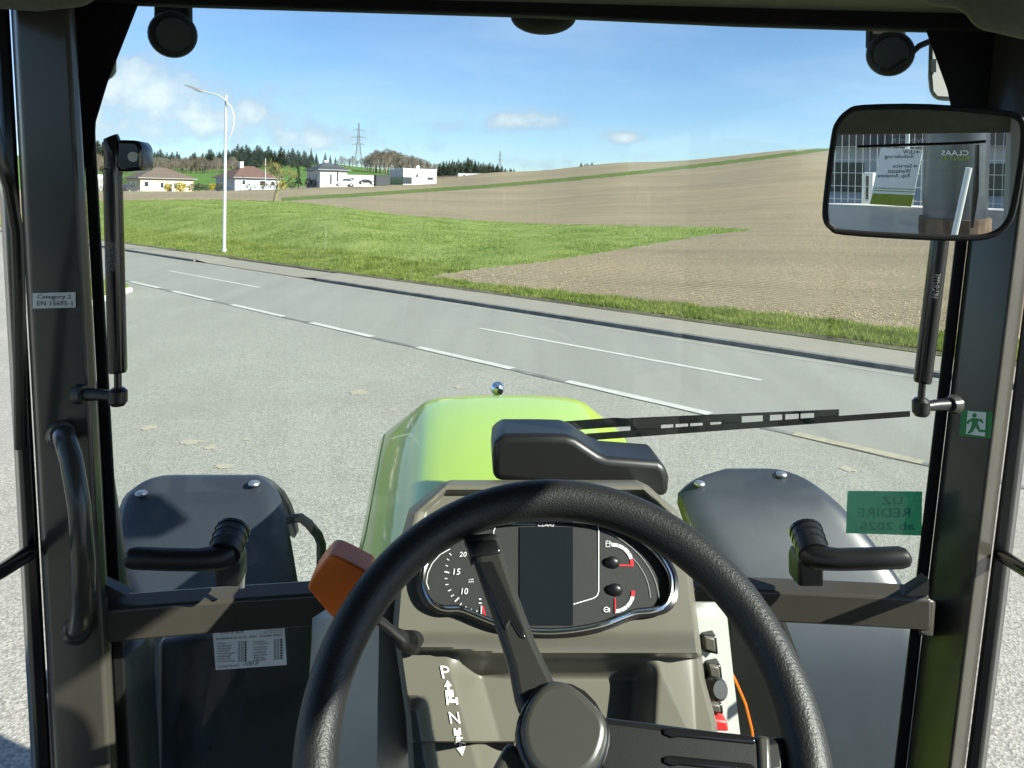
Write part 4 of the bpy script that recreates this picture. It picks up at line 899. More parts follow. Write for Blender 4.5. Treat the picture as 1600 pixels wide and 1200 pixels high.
def wheel(x, y, rad, wid, yaw, name):
    root = empty(name, (x, y, rad), yaw, tr); mb = MB(); rings = []
    prof = [(-.5, .62), (-.5, .8), (-.46, .93), (-.3, .965), (0, .97), (.3, .965), (.46, .93), (.5, .8), (.5, .62)]
    for i in range(48):
        t = 2 * math.pi * i / 48; rings.append([Vector((a * wid, math.cos(t) * b * rad, math.sin(t) * b * rad)) for a, b in prof])
    n = len(prof); o = len(mb.v)
    for r in rings: mb.v += [tuple(p) for p in r]
    for i in range(48):
        for j in range(n - 1): mb.f.append((i * n + j, ((i + 1) % 48) * n + j, ((i + 1) % 48) * n + j + 1, i * n + j + 1))
    for i in range(40):
        t = math.pi * i / 20; sg = 1 if i % 2 else -1
        c = Vector((sg * wid * .25, math.cos(t) * rad * .98, math.sin(t) * rad * .98)); m3 = Matrix.Rotation(t, 3, 'X') @ Matrix.Rotation(sg * .5, 3, 'Y') @ Matrix.Rotation(0, 3, 'Z')
        mb.box(c, (wid * .5, rad * .05, .05), Matrix.Rotation(t - math.pi / 2, 3, 'X') @ Matrix.Rotation(sg * .6, 3, 'Z'))
    mb.obj('tyre', 'tyre', root)
    mb = MB(); mb.tube([(-wid * .3, 0, 0), (wid * .3, 0, 0)], rad * .63, 32); mb.obj('rim', 'rim_paint', root)
cf = (T(330, 800, 2.36) + T(1190, 800, 2.4)) / 2
for sgn in (-1, 1): wheel(sgn * .93, 2.62, .70, .44, R(14), 'front_wheel')
for sgn in (-1, 1): wheel(sgn * 1.05, -.45, .88, .52, 0, 'rear_wheel')
MB().box((0, 1.2, .85), (.5, 3.2, .55)).obj('chassis', 'matte_black', tr, bevel=.03); 
for yy, ln, zz in ((2.62, 1.7, .70), (-.45, 1.9, .88)): MB().tube([(-ln / 2, yy, zz), (ln / 2, yy, zz)], .11, 12).obj('axle', 'matte_black', tr, smooth=True)
MB().box((0, -.2, 1.22), (1.1, 1.9, .4)).obj('cab_base', 'matte_black', tr, bevel=.03)
for sgn in (-1, 1): MB().tube([(sgn * .75, 2.3, 1.0), (sgn * .75, 2.3, HC - 1.15)], .03, 8).obj('mudguard_bracket', 'matte_black', tr)
# --- exhaust stack outside the left pillar
ptube('exhaust_stack', [(132, 600, 1.42), (136, 760, 1.42), (143, 900, 1.42), (150, 990, 1.42), (152, 1010, 1.42), (155, 1016, 1.42), (158, 1036, 1.42), (160, 1052, 1.42), (168, 1290, 1.42)], [20, 38, 50, 55, 55, 72, 76, 72, 76], 'fender_plastic', n=28)
# --- flat bent step bracket left of the bonnet
a = [(440, 812), (470, 808), (482, 818), (500, 838), (503, 850), (503, 900)]
mb = MB(); rings = []
for x, y in a:
    p = T(x, y, 1.9); rings.append([p + Vector(v) for v in ((-.004, -.012, .012), (.010, -.012, .012), (.010, .03, .012), (-.004, .03, .012))])
ptube('step_handle', [(448, 812, 1.9), (470, 809, 1.9), (482, 818, 1.9), (497, 836, 1.9), (502, 850, 1.9), (502, 905, 1.9)], 7.5, 'cab_paint', n=8)
# --- wiper motor cover on the windscreen, wiper
poly_prism('wiper_motor_cover', [(771, 752), (769, 715), (771, 694), (777, 684), (790, 680), (850, 680), (884, 681), (900, 686), (918, 698), (936, 710), (950, 716), (1030, 722), (1041, 729), (1047, 748), (1045, 778), (1000, 775)], 1.10, 1.19, 'black_plastic', bevel=.012, seg=4)
wr = empty('wiper', parent=tr); yw = 1.26
ptube('pivot', [(806, 674, yw), (818, 671, yw), (832, 674, yw)], [6, 8, 5], 'gloss_black', wr, 12)
MB().loft([[T(x, y - h_, yw - .006), T(x, y + h_, yw - .006), T(x, y + h_, yw + .006), T(x, y - h_, yw + .006)] for x, y, h_ in ((822, 674, 5), (850, 668, 7.5), (960, 660, 7.5), (990, 660, 6), (1150, 653, 5))]).obj('arm', 'gloss_black', wr, bevel=.001)
mb = MB(); top = lambda x: 655.5 + (641.5 - 655.5) * (x - 985) / (1311 - 985); bot = lambda x: 683 + (646.5 - 683) * (x - 916) / (1422 - 916)
def bar(x0, x1, y0, y1, h0, h1, yy, dep=.006): mb.loft([[T(x0, y0 - h0, yy), T(x0, y0 + h0, yy), T(x0, y0 + h0, yy + dep), T(x0, y0 - h0, yy + dep)], [T(x1, y1 - h1, yy), T(x1, y1 + h1, yy), T(x1, y1 + h1, yy + dep), T(x1, y1 - h1, yy + dep)]])
bar(985, 1311, top(985), top(1311), 2.6, 2.2, yw - .004)
for x0, x1 in ((985, 1033), (1052, 1055.5), (1075, 1078.5), (1098, 1110), (1127, 1159), (1192, 1203), (1222, 1227), (1248, 1251), (1272, 1311)): bar(x0, x1, (top(x0) + bot(x0)) / 2, (top(x1) + bot(x1)) / 2, (bot(x0) - top(x0)) / 2, (bot(x1) - top(x1)) / 2, yw - .003, .004)
mb.obj('blade_frame', 'gloss_black', wr)
mb = MB(); bar(916, 1422, bot(916), bot(1422), 5.6, 4.6, yw - .006, .008); mb.obj('blade', 'rubber', wr)
# --- work lights behind the header, roof dome, outside roof ends
def worklight(cx, cy, r, stem, cable):
    root = empty('work_light', parent=tr); y0 = 1.32
    ptube('housing', [(cx, cy, y0 - .035), (cx, cy, y0 - .03), (cx, cy, y0), (cx, cy, y0 + .05)], [r * .8, r * .95, r, r * .9], 'matte_black', root, 28)
    ptube('ring', [(cx + 2, cy, y0 - .040), (cx + 2, cy, y0 - .034)], r * .72, 'gloss_black', root, 24)
    poly_prism('bracket', [(cx - 29 + stem, cy - 75), (cx + 26 + stem, cy - 75), (cx + 27 + stem, cy - 10), (cx - 30 + stem, cy - 10)], y0 + .0, y0 + .02, 'matte_black', root, bevel=.004)
    if cable: ptube('cable', [(cx - 18, cy + 24, y0 - .05), (cx - 2, cy + 28, y0 - .05), (cx + 22, cy + 10, y0 - .045), (cx + 45, cy - 12, y0 - .04), (cx + 72, cy - 24, y0 - .03), (cx + 105, cy - 18, y0 - .02)], 5, 'matte_black', root, 8)
worklight(270, 54, 35.5, -1, False); worklight(1391, 84, 36, -1, True)
c = T(849, 27, 1.27); mb = MB(); mb.sphere(c, .054, 14, (1, .7, .52)); mb.obj('roof_dome', 'matte_black', tr, smooth=True)
poly_prism('roof_end', [(1452, 40), (1450, 120), (1452, 145), (1462, 157), (1500, 159), (1540, 159), (1540, 40)], 1.30, 1.36, 'grey_plastic', bevel=.008, follow=True)
poly_prism('roof_end', [(120, 60), (182, 60), (182, 112), (177, 122), (165, 127), (120, 127)], 1.30, 1.36, 'grey_plastic', bevel=.008, follow=True)
poly_prism('roof_end_mark', [(1455, 92), (1463, 92), (1463, 113), (1455, 112)], 1.297, 1.2985, 'pane')

# --- instrument pod
def lin(y, tab): return float(np.interp(y, [a for a, _ in tab], [b for _, b in tab]))
dp = lambda py: 1.02 - (py - 750) * (.24 / 450)
XL = [(750, 705), (756, 692), (800, 642), (870, 624), (980, 614), (1010, 618), (1120, 634), (1290, 644)]
XR = [(750, 995), (758, 1012), (800, 1060), (880, 1079), (960, 1089), (1060, 1101), (1130, 1120), (1290, 1128)]
def sm(x, a, b): t = min(max((x - a) / (b - a), 0), 1); return t * t * (3 - 2 * t)
def delta(px, py, e):
    v = .016 * sm(e, 14, 24) * (1 - sm(py, 815, 850)) 
    v += -.010 * sm(py, 968, 975) * (1 - sm(py, 1003, 1012)) * 0
    lt = 1012 if px < 700 else (1012 + (px - 700) * .10 if px < 790 else 1021)
    v += -.020 * sm(py, 985, lt) * (1 - sm(py, lt, lt + 7)) 
    if py > lt - 2:
        l0 = 700 + (py - 1020) * .28; r0 = 1008 - (py - 1020) * .06
        w = sm(px, l0 - 6, l0 + 44) * (1 - sm(px, r0 - 18, r0 + 26)); v += .040 * w * sm(py, lt + 2, lt + 42)
        v += .030 * sm(px, 1015 + (py - 1020) * .5, 1085) * sm(py, lt, lt + 8)
        v += .03 * (1 - sm(px, 640 + (py - 1050) * .16, 662 + (py - 1050) * .16)) * sm(py, 1085, 1110)
    v += .05 * (1 - sm(e, 0, 9)) ** 2
    return v
def pod():
    ny, nx = 180, 170; V = []; 
    for i in range(ny + 1):
        py = 750 + 540 * i / ny; a, b = lin(py, XL), lin(py, XR)
        V.append([T(a + (b - a) * j / nx, py, dp(py) + delta(a + (b - a) * j / nx, py, min((b - a) * j / nx, (b - a) * (1 - j / nx), (py - 750)))) for j in range(nx + 1)])
    mb = MB(); I = lambda i, j: i * (nx + 1) + j
    mb.v = [tuple(p) for r in V for p in r]
    mb.f = [(I(i, j), I(i + 1, j), I(i + 1, j + 1), I(i, j + 1)) for i in range(ny) for j in range(nx)]
    edge = [V[i][0] for i in range(ny, -1, -1)] + V[0][1:] + [V[i][nx] for i in range(1, ny + 1)]
    back = [p + Vector((p.x * .10, .16, -.06)) for p in edge]; mb.loft([edge, back], cap=False, closed=False)
    return mb.obj('instrument_pod', 'pod_plastic', tr, smooth=True, angle=48)
podo = pod()
def D(px, py, off=.003): return T(px, py, dp(py) - off)
def Z7(x, y, off=.003): return D(640 + x / 3.636, 800 + y / 3.636, off)
ic = empty('instrument_cluster', parent=tr)
BEAN = [(60, 400), (75, 300), (130, 225), (230, 165), (350, 110), (480, 62), (620, 42), (800, 36), (960, 42), (1100, 62), (1230, 105), (1350, 170), (1440, 255), (1495, 350), (1505, 430), (1492, 500), (1450, 545), (1380, 566), (1300, 574), (1220, 600), (1120, 640), (1000, 668), (880, 684), (760, 688), (640, 678), (520, 650), (420, 614), (340, 580), (270, 556), (200, 556), (140, 538), (90, 490)]
def smooth_loop(P_, n=4):
    out = []; m = len(P_)
    for i in range(m):
        p0, p1, p2, p3 = (np.array(P_[(i + k) % m], float) for k in (-1, 0, 1, 2))
        for k in range(n):
            t = k / n; out.append(tuple(.5 * ((2 * p1) + (-p0 + p2) * t + (2 * p0 - 5 * p1 + 4 * p2 - p3) * t * t + (-p0 + 3 * p1 - 3 * p2 + p3) * t ** 3)))
    return out
BN = smooth_loop(BEAN); cxb, cyb = 780, 380
MB().add([Z7(x, y, .002) for x, y in BN], [tuple(range(len(BN)))]).obj('dial_plate', 'dial_black', ic)
def ringtube(name, k, off, r, m):
    path = [Z7(cxb + (x - cxb) * k, cyb + (y - cyb) * k, off) for x, y in BN]; path += path[:2]
    MB().tube(path, r, 8, cap=False).obj(name, m, ic, smooth=True)
ringtube('outer_ring', 1.0, .007, .0055, 'gloss_black'); ringtube('chrome_ring', .976, .011, .0028, 'chrome')
MB().add([Z7(cxb + (x - cxb) * .98, cyb + (y - cyb) * .98, .011) for x, y in BN], [tuple(range(len(BN)))]).obj('cover_glass', 'cluster_glass', ic)
MB().prism([Z7(x, y, .002) for x, y in ((625, 85), (928, 85), (928, 642), (625, 642))], [Z7(x, y, .0035) for x, y in ((625, 85), (928, 85), (928, 642), (625, 642))]).obj('display_screen', 'screen', ic)
dm = MB()
def line(mb, pts, w, off=.004):
    for (x0, y0), (x1, y1) in zip(pts[:-1], pts[1:]):
        l = math.hypot(x1 - x0, y1 - y0) or 1; nx_, ny_ = -(y1 - y0) / l * w / 2, (x1 - x0) / l * w / 2
        mb.add([Z7(x0 + nx_, y0 + ny_, off), Z7(x1 + nx_, y1 + ny_, off), Z7(x1 - nx_, y1 - ny_, off), Z7(x0 - nx_, y0 - ny_, off)], [(0, 1, 2, 3)])
for x, y, L_ in ((232, 240, 16), (218, 270, 14), (211, 305, 14), (212, 342, 28), (207, 378, 16), (212, 412, 18), (227, 445, 20), (243, 475, 20), (269, 498, 34), (291, 523, 16), (318, 545, 18), (350, 560, 20), (382, 568, 20)):
    dx, dy = 385 - x, 385 - y; l = math.hypot(dx, dy); line(dm, [(x - dx / l * L_ / 2, y - dy / l * L_ / 2), (x + dx / l * L_ / 2, y + dy / l * L_ / 2)], 7 if L_ > 25 else 4.5)
def t7(s, x0, y0, x1, y1, mb=dm, shear=.12): text_on(mb, s, lambda a, b: Z7(x0 + (x1 - x0) * a, y1 + (y0 - y1) * b, .0045), shear)
t7('15', 248, 322, 286, 356); t7('10', 294, 432, 330, 468); t7('20', 282, 226, 322, 254)
t7('x100', 334, 378, 362, 388); t7('RPM', 334, 393, 362, 402)
line(dm, [(478, 220), (478, 110), (488, 84), (512, 72), (720, 68)], 5); line(dm, [(980, 46), (1040, 52), (1068, 72), (1075, 108), (1075, 450), (1066, 475), (1045, 490), (930, 524)], 5)
line(dm, [(110, 440), (96, 400), (104, 345), (130, 290), (175, 240), (230, 210)], 4)
line(dm, [(395, 495), (407, 495)], 8); line(dm, [(393, 518), (410, 518)], 6); line(dm, [(408, 532), (408, 590)], 6)
for x0, y0 in ((1116, 165),):
    line(dm, [(x0, y0), (x0 + 22, y0), (x0 + 22, y0 + 32), (x0, y0 + 32), (x0, y0)], 3); line(dm, [(x0 + 22, y0 + 8), (x0 + 32, y0 + 12), (x0 + 32, y0 + 28)], 3); line(dm, [(x0, y0 + 12), (x0 + 22, y0 + 12)], 3)
line(dm, [(1118 + 14 * math.cos(k / 10 * 6.3), 554 + 14 * math.sin(k / 10 * 6.3)) for k in range(11)], 4); line(dm, [(1104, 554), (1132, 554)], 3); line(dm, [(1136, 545), (1136, 570)], 4)
def arc(mb, cx, cy, r, a0, a1, w): line(mb, [(cx + r * math.cos(R(a0 + (a1 - a0) * k / 4)), cy - r * math.sin(R(a0 + (a1 - a0) * k / 4))) for k in range(5)], w)
for a0, a1 in ((91, 74), (72, 55), (53, 36), (34, 17)): arc(dm, 1152, 298, 112, a0, a1, 20)
for a0, a1 in ((-88, -70), (-68, -50), (-48, -30), (-28, -12)): arc(dm, 1164, 458, 106, a0, a1, 20)
dm.obj('dial_print', 'white_print', ic)
lo = MB(); text_on(lo, 'CLAAS', lambda a, b: Z7(727 + 92 * a, 82 - 22 * b, .005), .08); lo.obj('maker_lettering', 'white_print', ic)
rd = MB(); arc(rd, 1152, 298, 112, 15, -6, 20); line(rd, [(1185, 302), (1268, 304)], 9); arc(rd, 1164, 458, 106, -10, 6, 20); line(rd, [(1168, 488), (1170, 570)], 7); line(rd, [(415, 535), (428, 595)], 12); rd.obj('red_marks', 'red_print', ic)
for x, y in ((1150, 290), (1165, 445)):
    mb = MB(); p = Z7(x, y, .004); mb.sphere(p, .010, 8, (1, .6, .8)); mb.obj('needle_hub', 'black_plastic', ic, smooth=True)
ar = MB()
for cx, cy, r in ((900, 500, 470), (860, 520, 560)):
    pts = [(cx + r * math.cos(R(a)), cy - r * .82 * math.sin(R(a))) for a in range(62, 0, -6)]; line(ar, [q_ for q_ in pts if q_[0] < 1440], 3)
ar.obj('dial_arcs', 'print_grey', ic)
# lettering on the left of the pod: P, arrows, N
pn = MB(); E5 = lambda x, y: (600 + x / 2.858, 780 + y / 2.858)
def D5(x, y): px, py = E5(x, y); return T(px, py, dp(py) - .0012 + delta(px, py, 60))
text_on(pn, 'P', lambda a, b: D5(250 + 38 * a + 12 * (1 - b), 800 - 56 * b)); text_on(pn, 'N', lambda a, b: D5(288 + 44 * a + 10 * (1 - b), 1002 - 52 * b))
def q5(pts): pn.add([D5(x, y) for x, y in pts], [tuple(range(len(pts)))])
q5([(268, 838), (283, 808), (304, 834), (292, 835), (296, 856), (283, 858), (280, 837)])
for y, x, w in ((866, 291, 17), (900, 303, 25)): q5([(x - w, y - 12), (x - w + 8, y - 13), (x - w + 9, y - 4), (x + w - 9, y - 6), (x + w - 10, y - 14), (x + w, y - 15), (x + w + 4, y + 16), (x + w - 6, y + 17), (x + w - 7, y + 8), (x - w + 9, y + 10), (x - w + 10, y + 19), (x - w + 2, y + 19)])
for y, x, w in ((1036, 326, 15), (1076, 337, 24)): q5([(x - w, y - 12), (x - w + 8, y - 13), (x - w + 9, y - 4), (x + w - 9, y - 6), (x + w - 10, y - 14), (x + w, y - 15), (x + w + 4, y + 16), (x + w - 6, y + 17), (x + w - 7, y + 8), (x - w + 9, y + 10), (x - w + 10, y + 19), (x - w + 2, y + 19)])
q5([(283, 856), (296, 856), (306, 902), (294, 904)]); q5([(320, 1036), (332, 1036), (342, 1080), (330, 1082)])
q5([(334, 1092), (346, 1090), (350, 1106), (364, 1102), (350, 1146), (324, 1112), (338, 1109)])
pn.obj('gear_lettering', 'white_print', podo)
# --- steering wheel
TW = R(48.7); WC = T(880, 1140, .585); WX = Vector((1, 0, 0)); WU = Vector((0, math.sin(TW), math.cos(TW))); WN = Vector((0, -math.cos(TW), math.sin(TW)))
def W(px, py, up=0.0):
    Dv = TRI @ ray(px, py); c = WC + WN * up; return CL + Dv * ((c - CL).dot(WN) / Dv.dot(WN))
sw = empty('steering_wheel', parent=tr)
mb = MB(); n, k = 120, 20; RM, rm_ = .1842, .0168
for i in range(n):
    t = 2 * math.pi * i / n; e = WX * math.cos(t) + WU * math.sin(t); c = WC + e * RM
    fl = 1 + .08 * max(0, math.cos(2 * (t - R(60)))) 
    for j in range(k):
        s = 2 * math.pi * j / k; mb.v.append(tuple(c + e * rm_ * math.cos(s) * fl + WN * rm_ * 1.08 * math.sin(s)))
for i in range(n):
    for j in range(k): mb.f.append((i * k + j, ((i + 1) % n) * k + j, ((i + 1) % n) * k + (j + 1) % k, i * k + (j + 1) % k))
mb.obj('rim', 'wheel_leather', sw, smooth=True)
def wprism(name, pts, lo_, hi, m, parent, bevel, seg=3):
    return MB().prism([W(x, y, 0) + WN * lo_ for x, y in pts], [W(x, y, 0) + WN * hi for x, y in pts]).obj(name, m, parent, bevel=bevel, seg=seg)
s1 = wprism('spoke', [(722, 836), (778, 832), (782, 850), (812, 935), (838, 1005), (868, 1068), (885, 1100), (815, 1120), (805, 1092), (795, 1040), (770, 960), (742, 880)], -.014, .004, 'spoke_plastic', sw, .006)
wprism('spoke_inlay', [(745, 884), (770, 880), (806, 960), (818, 985), (822, 1002), (812, 1000), (797, 975), (790, 990), (780, 965)], .0015, .006, 'gloss_black', s1, .002)
wprism('spoke_collar', [(728, 850), (776, 846), (784, 868), (736, 876)], -.016, .0065, 'gloss_black', s1, .003)
s2 = wprism('spoke', [(930, 1118), (1010, 1128), (1100, 1140), (1196, 1152), (1228, 1150), (1230, 1214), (1190, 1222), (1080, 1226), (930, 1216)], -.014, .004, 'black_plastic', sw, .006)
for yy in (1142, 1186):
    wprism('spoke_inlay', [(1034, yy), (1044, yy - 3), (1170, yy + 10), (1178, yy + 16), (1178, yy + 24), (1060, yy + 12), (1048, yy + 14), (1035, yy + 9)], .0015, .0065, 'gloss_black', s2, .002)
wprism('spoke_collar', [(1180, 1151), (1200, 1153), (1203, 1222), (1184, 1222)], -.015, .0065, 'hub_plastic', s2, .003)
e3 = WX * math.cos(R(232)) + WU * math.sin(R(232)); p3 = Vector((-e3.x, -e3.y, -e3.z)).cross(WN)
s3p = [WC + e3 * a + p3 * b for a, b in ((.03, -.03), (.17, -.02), (.17, .02), (.03, .03))]
MB().prism([p - WN * .014 for p in s3p], [p + WN * .004 for p in s3p]).obj('spoke', 'hub_plastic', sw, bevel=.006)
HUB = smooth_loop([(838, 1078), (866, 1068), (893, 1076), (922, 1100), (944, 1124), (952, 1150), (946, 1185), (925, 1222), (880, 1240), (835, 1226), (812, 1192), (804, 1150), (815, 1110)], 2)
wprism('hub_surround', HUB, -.03, .010, 'gloss_black', sw, .005)
hc_ = (880, 1150); wprism('hub_cap', [(hc_[0] + (x - hc_[0]) * .90, hc_[1] + (y - hc_[1]) * .91) for x, y in HUB], .008, .020, 'hub_plastic', sw, .008, 4)
MB().tube([WC - WN * .01, WC - WN * .06, WC - WN * .24], [.035, .028, .034], 20).obj('steering_column', 'matte_black', tr, smooth=True)
# --- orange lever, side panels, switch panel
lv = empty('hand_lever', parent=tr)
kp = smooth_loop([(521, 869), (534, 873), (572, 893), (578, 902), (560, 935), (536, 966), (527, 970), (512, 958), (486, 926), (481, 916), (494, 893), (512, 871)], 2)
poly_prism('knob', kp, .70, .735, 'orange_knob', lv, bevel=.012, seg=4)
ptube('stalk', [(545, 940, .72), (600, 975, .76), (628, 998, .80)], [7, 7, 7], 'black_plastic', lv, 12)
ptube('boot', [(618, 990, .79), (630, 1000, .82), (646, 1004, .875)], [9, 14, 17], 'rubber', lv, 14)
def side_panel(name, rows, ys, m):
    mb = MB(); mb.loft([[T(x, y, yl) for x, yl in zip(r, ys)] for y, r in rows for y in [y]], cap=False, closed=False); o = mb.obj(name, m, tr, smooth=True, angle=20)
    s = o.modifiers.new('thick', 'SOLIDIFY'); s.thickness = .004; s.offset = -1; return o
side_panel('column_shroud', [(938, (530, 575, 600, 632)), (966, (488, 520, 592, 634)), (1000, (487, 515, 592, 638)), (1100, (480, 508, 590, 645)), (1290, (462, 495, 588, 660))], (1.10, 1.05, .995, 1.03), 'shroud_panel')
sp_ = side_panel('switch_panel', [(940, (1060, 1086, 1128)), (966, (1062, 1088, 1133)), (1060, (1074, 1096, 1143)), (1145, (1090, 1104, 1153)), (1250, (1100, 1112, 1160))], (1.0, .975, 1.0), 'light_panel')
for pts in ([(1097, 992), (1120, 995), (1123, 1024), (1099, 1019)], [(1104, 1037), (1127, 1040), (1130, 1066), (1107, 1063)], [(1103, 1098), (1129, 1101), (1131, 1117), (1105, 1114)]):
    b_ = poly_prism('rocker_switch', pts, .968, .985, 'gloss_black', sp_, bevel=.002); cxm = sum(p[0] for p in pts) / 4; cym = sum(p[1] for p in pts) / 4
    poly_prism('rocker', [(cxm + (x - cxm) * .72, cym + (y - cym) * .76) for x, y in pts], .964, .972, 'pod_dark', b_, bevel=.002)
ptube('rotary_knob', [(1126, 1078, .94), (1122, 1077, .945), (1106, 1075, .97), (1096, 1074, .985)], [13, 17, 18, 19], 'black_plastic', sp_, 18)
hzb = poly_prism('hazard_switch', [(1091, 1122), (1136, 1127), (1140, 1144), (1096, 1143)], .962, .985, 'red_switch', sp_, bevel=.003)
mb = MB(); mb.add([T(x, y, .9605) for x, y in ((1096, 1138), (1112, 1139), (1102, 1128))], [(0, 1, 2)]); mb.obj('triangle_mark', 'white_print', hzb)
# dark footwell trim either side of the column, orange wire
poly_prism('footwell_trim', [(246, 1004), (470, 968), (486, 968), (486, 1330), (246, 1330)], 1.52, 1.56, 'fender_plastic', bevel=.01)
poly_prism('footwell_trim', [(1135, 965), (1228, 968), (1262, 1060), (1300, 1330), (1140, 1330)], 1.50, 1.54, 'matte_black', bevel=.01)
ptube('cable', [(1140, 1045, 1.44), (1150, 1065, 1.44), (1165, 1100, 1.44), (1175, 1140, 1.44), (1182, 1200, 1.44)], 2, 'orange_knob', n=6)
# --- service card stuck low on the windscreen
sc_ = poly_prism('service_card', [(332, 983), (444, 976), (448, 1039), (337, 1047)], 1.190, 1.1905, 'sticker_white')
def SC(x0, y0, x1, y1, yl=1.1892):
    return lambda a, b: T(x0 + (x1 - x0) * a, (y1 + (y0 - y1) * b) - ((x0 + (x1 - x0) * a) - 332) * .063, yl)
tb = MB(); text_on(tb, 'WIMMER', SC(342, 985, 380, 992), .1)
text_on(tb, 'durchgeführt am: 4.3.25   Bild 4   Techniker MAGS', SC(337, 997, 440, 1001.5))
for i, s in enumerate(('Motor', 'Vorderachse', 'Endantrieb', 'Hydraulik', 'Bremsflüssigkeit', 'Kraftstoff', 'Picker 57a', 'Druckluftanlage')): text_on(tb, '• ' + s, SC(338, 1004.5 + i * 4.1, 338 + 8 + 1.45 * len(s), 1007.6 + i * 4.1))
for i, s in enumerate(('Getriebe', 'Frontzapfwelle', 'Frontschutz', 'Klimaanlage', 'Luftfilter', 'Abschmieren', 'Batterie', 'AdBlue/PDF')): text_on(tb, '• ' + s, SC(394, 1005.5 + i * 4.1, 394 + 8 + 1.4 * len(s), 1008.6 + i * 4.1))
for cx in (372, 377, 428, 433):
    for i in range(8):
        f_ = SC(cx, 1005 + i * 4.1, cx + 3, 1008 + i * 4.1)
        for a0, b0, a1, b1 in ((0, 0, 1, .18), (0, .82, 1, 1), (0, 0, .18, 1), (.82, 0, 1, 1)): tb.add([f_(a0, b0), f_(a1, b0), f_(a1, b1), f_(a0, b1)], [(0, 1, 2, 3)])
for cx in (382, 438):
    for i in range(8): f_ = SC(cx, 1005 + i * 4.1, cx + 3, 1008 + i * 4.1); tb.add([f_(0, 0), f_(1, 0), f_(1, 1), f_(0, 1)], [(0, 1, 2, 3)])
text_on(tb, 'nächster Service:', SC(340, 1040, 374, 1044)); text_on(tb, '100 h', SC(380, 1037, 402, 1043.5), .2)
for i in range(4): text_on(tb, 'Wartung Werkstatt', SC(412, 985 + i * 2.8, 442, 987 + i * 2.8))
tb.obj('lettering', 'print_black', sc_)

# ------------------------------------------------------------------ mirror (part of the tractor) and the yard behind that it shows
MP = P(1440, 268, .93); MN = Vector((-.31, -.95, -.040)).normalized()
def MQ(px, py, off=0.0):
    Dv = ray(px, py); return CAMP + Dv * ((MP + MN * off - CAMP).dot(MN) / Dv.dot(MN))
def RM_(px, py, Yp):
    q_ = MQ(px, py); Dv = ray(px, py).normalized(); o_ = Dv - MN * (2 * Dv.dot(MN)); return q_ + o_ * ((Yp - q_.y) / o_.y)
def tl(p): return TRI @ (p - TLOC)
MO = [(1290, 340), (1292, 300), (1303, 215), (1310, 192), (1326, 175), (1350, 168), (1450, 167), (1560, 176), (1590, 183), (1600, 200), (1598, 240), (1585, 320), (1572, 352), (1548, 368), (1510, 372), (1430, 370), (1320, 363), (1300, 356)]
MOs = smooth_loop(MO, 3)
mr = empty('interior_mirror', parent=tr)
cxm, cym = 1445, 270
MB().prism([tl(MQ(x, y, -.002)) for x, y in MOs], [tl(MQ(x, y, -.03)) for x, y in MOs]).obj('housing', 'black_plastic', mr, bevel=.008)
fl_ = [tl(MQ(x, y, .001)) for x, y in MOs]; MB().tube(fl_ + fl_[:2], .0038, 8, cap=False).obj('frame', 'rubber', mr, smooth=True)
MB().add([tl(MQ(cxm + (x - cxm) * .985, cym + (y - cym) * .98, .0005)) for x, y in MOs], [tuple(range(len(MOs)))]).obj('mirror_glass', 'mirror_glass', mr)
c = tl(MQ(1520, 250, -.03)); MB().tube([c, c + Vector((.04, .06, .0)), T(1560, 300, 1.12)], [.014, .012, .016], 12).obj('bracket', 'black_plastic', mr, smooth=True)
# rear wiper seen in the mirror
def R3(px, py, yl=-1.20):
    q_ = tl(MQ(px, py)); Dv = (TRI @ (ray(px, py).normalized() - MN * (2 * ray(px, py).normalized().dot(MN)))); return q_ + Dv * ((yl - q_.y) / Dv.y)
rw = empty('rear_wiper', parent=tr)
MB().tube([R3(1527, 226), R3(1524, 300), R3(1518, 356)], [.006, .010, .005], 8).obj('arm', 'gloss_black', rw); MB().tube([R3(1340, 229), R3(1430, 226), R3(1500, 224), R3(1540, 221)], .0055, 8).obj('rail', 'gloss_black', rw)
YW = -10.5
def vplane(name, pts, Yp, th, m, parent=None):
    a = [RM_(x, y, Yp) for x, y in pts]; return MB().prism(a, [p - Vector((0, th, 0)) for p in a]).obj(name, m, parent)
mat('concrete', (.50, .49, .46), .9, var=.12, vscale=1.2, bump=.3, bscale=20)
mat('hall_wall', (.42, .43, .44), .7, var=.06, vscale=.5); mat('hall_dark', (.04, .045, .05), .5); mat('olive', (.24, .30, .02), .5); mat('rust_dirt', (.10, .065, .04), .95, var=.4, vscale=6)
mat('tank_steel', (.11, .12, .14), .30, metal=.8, var=.1, vscale=2, stretch=(1, 1, 6))
zw = RM_(1380, 322, YW).z; xa = RM_(1300, 322, YW).x; xb = RM_(1600, 322, YW).x; x_lo, x_hi = min(xa, xb) - 4, max(xa, xb) + 4
cw = MB().box(((x_lo + x_hi) / 2, YW - .15, zw / 2), (x_hi - x_lo, .3, zw)).obj('concrete_wall', 'concrete'); tag(cw, 'grey concrete retaining wall reflected in the mirror', 'wall')
fe = empty('mesh_fence', (x_lo, YW - .15, zw)); tag(fe, 'grey wire mesh fence on the concrete wall reflected in the mirror', 'fence'); fw = x_hi - x_lo
for i in range(int(fw / 1.25) + 1): MB().box((i * 1.25, 0, .55), (.05, .05, 1.15)).obj('post', 'galvanised', fe)
wm = MB()
for i in range(int(fw / .1)): wm.box((i * .1, .03, .55), (.006, .006, 1.05))
for i in range(6): wm.box((fw / 2, .036, .08 + i * .2), (fw, .008, .008))
wm.obj('wire_mesh', 'galvanised', fe)
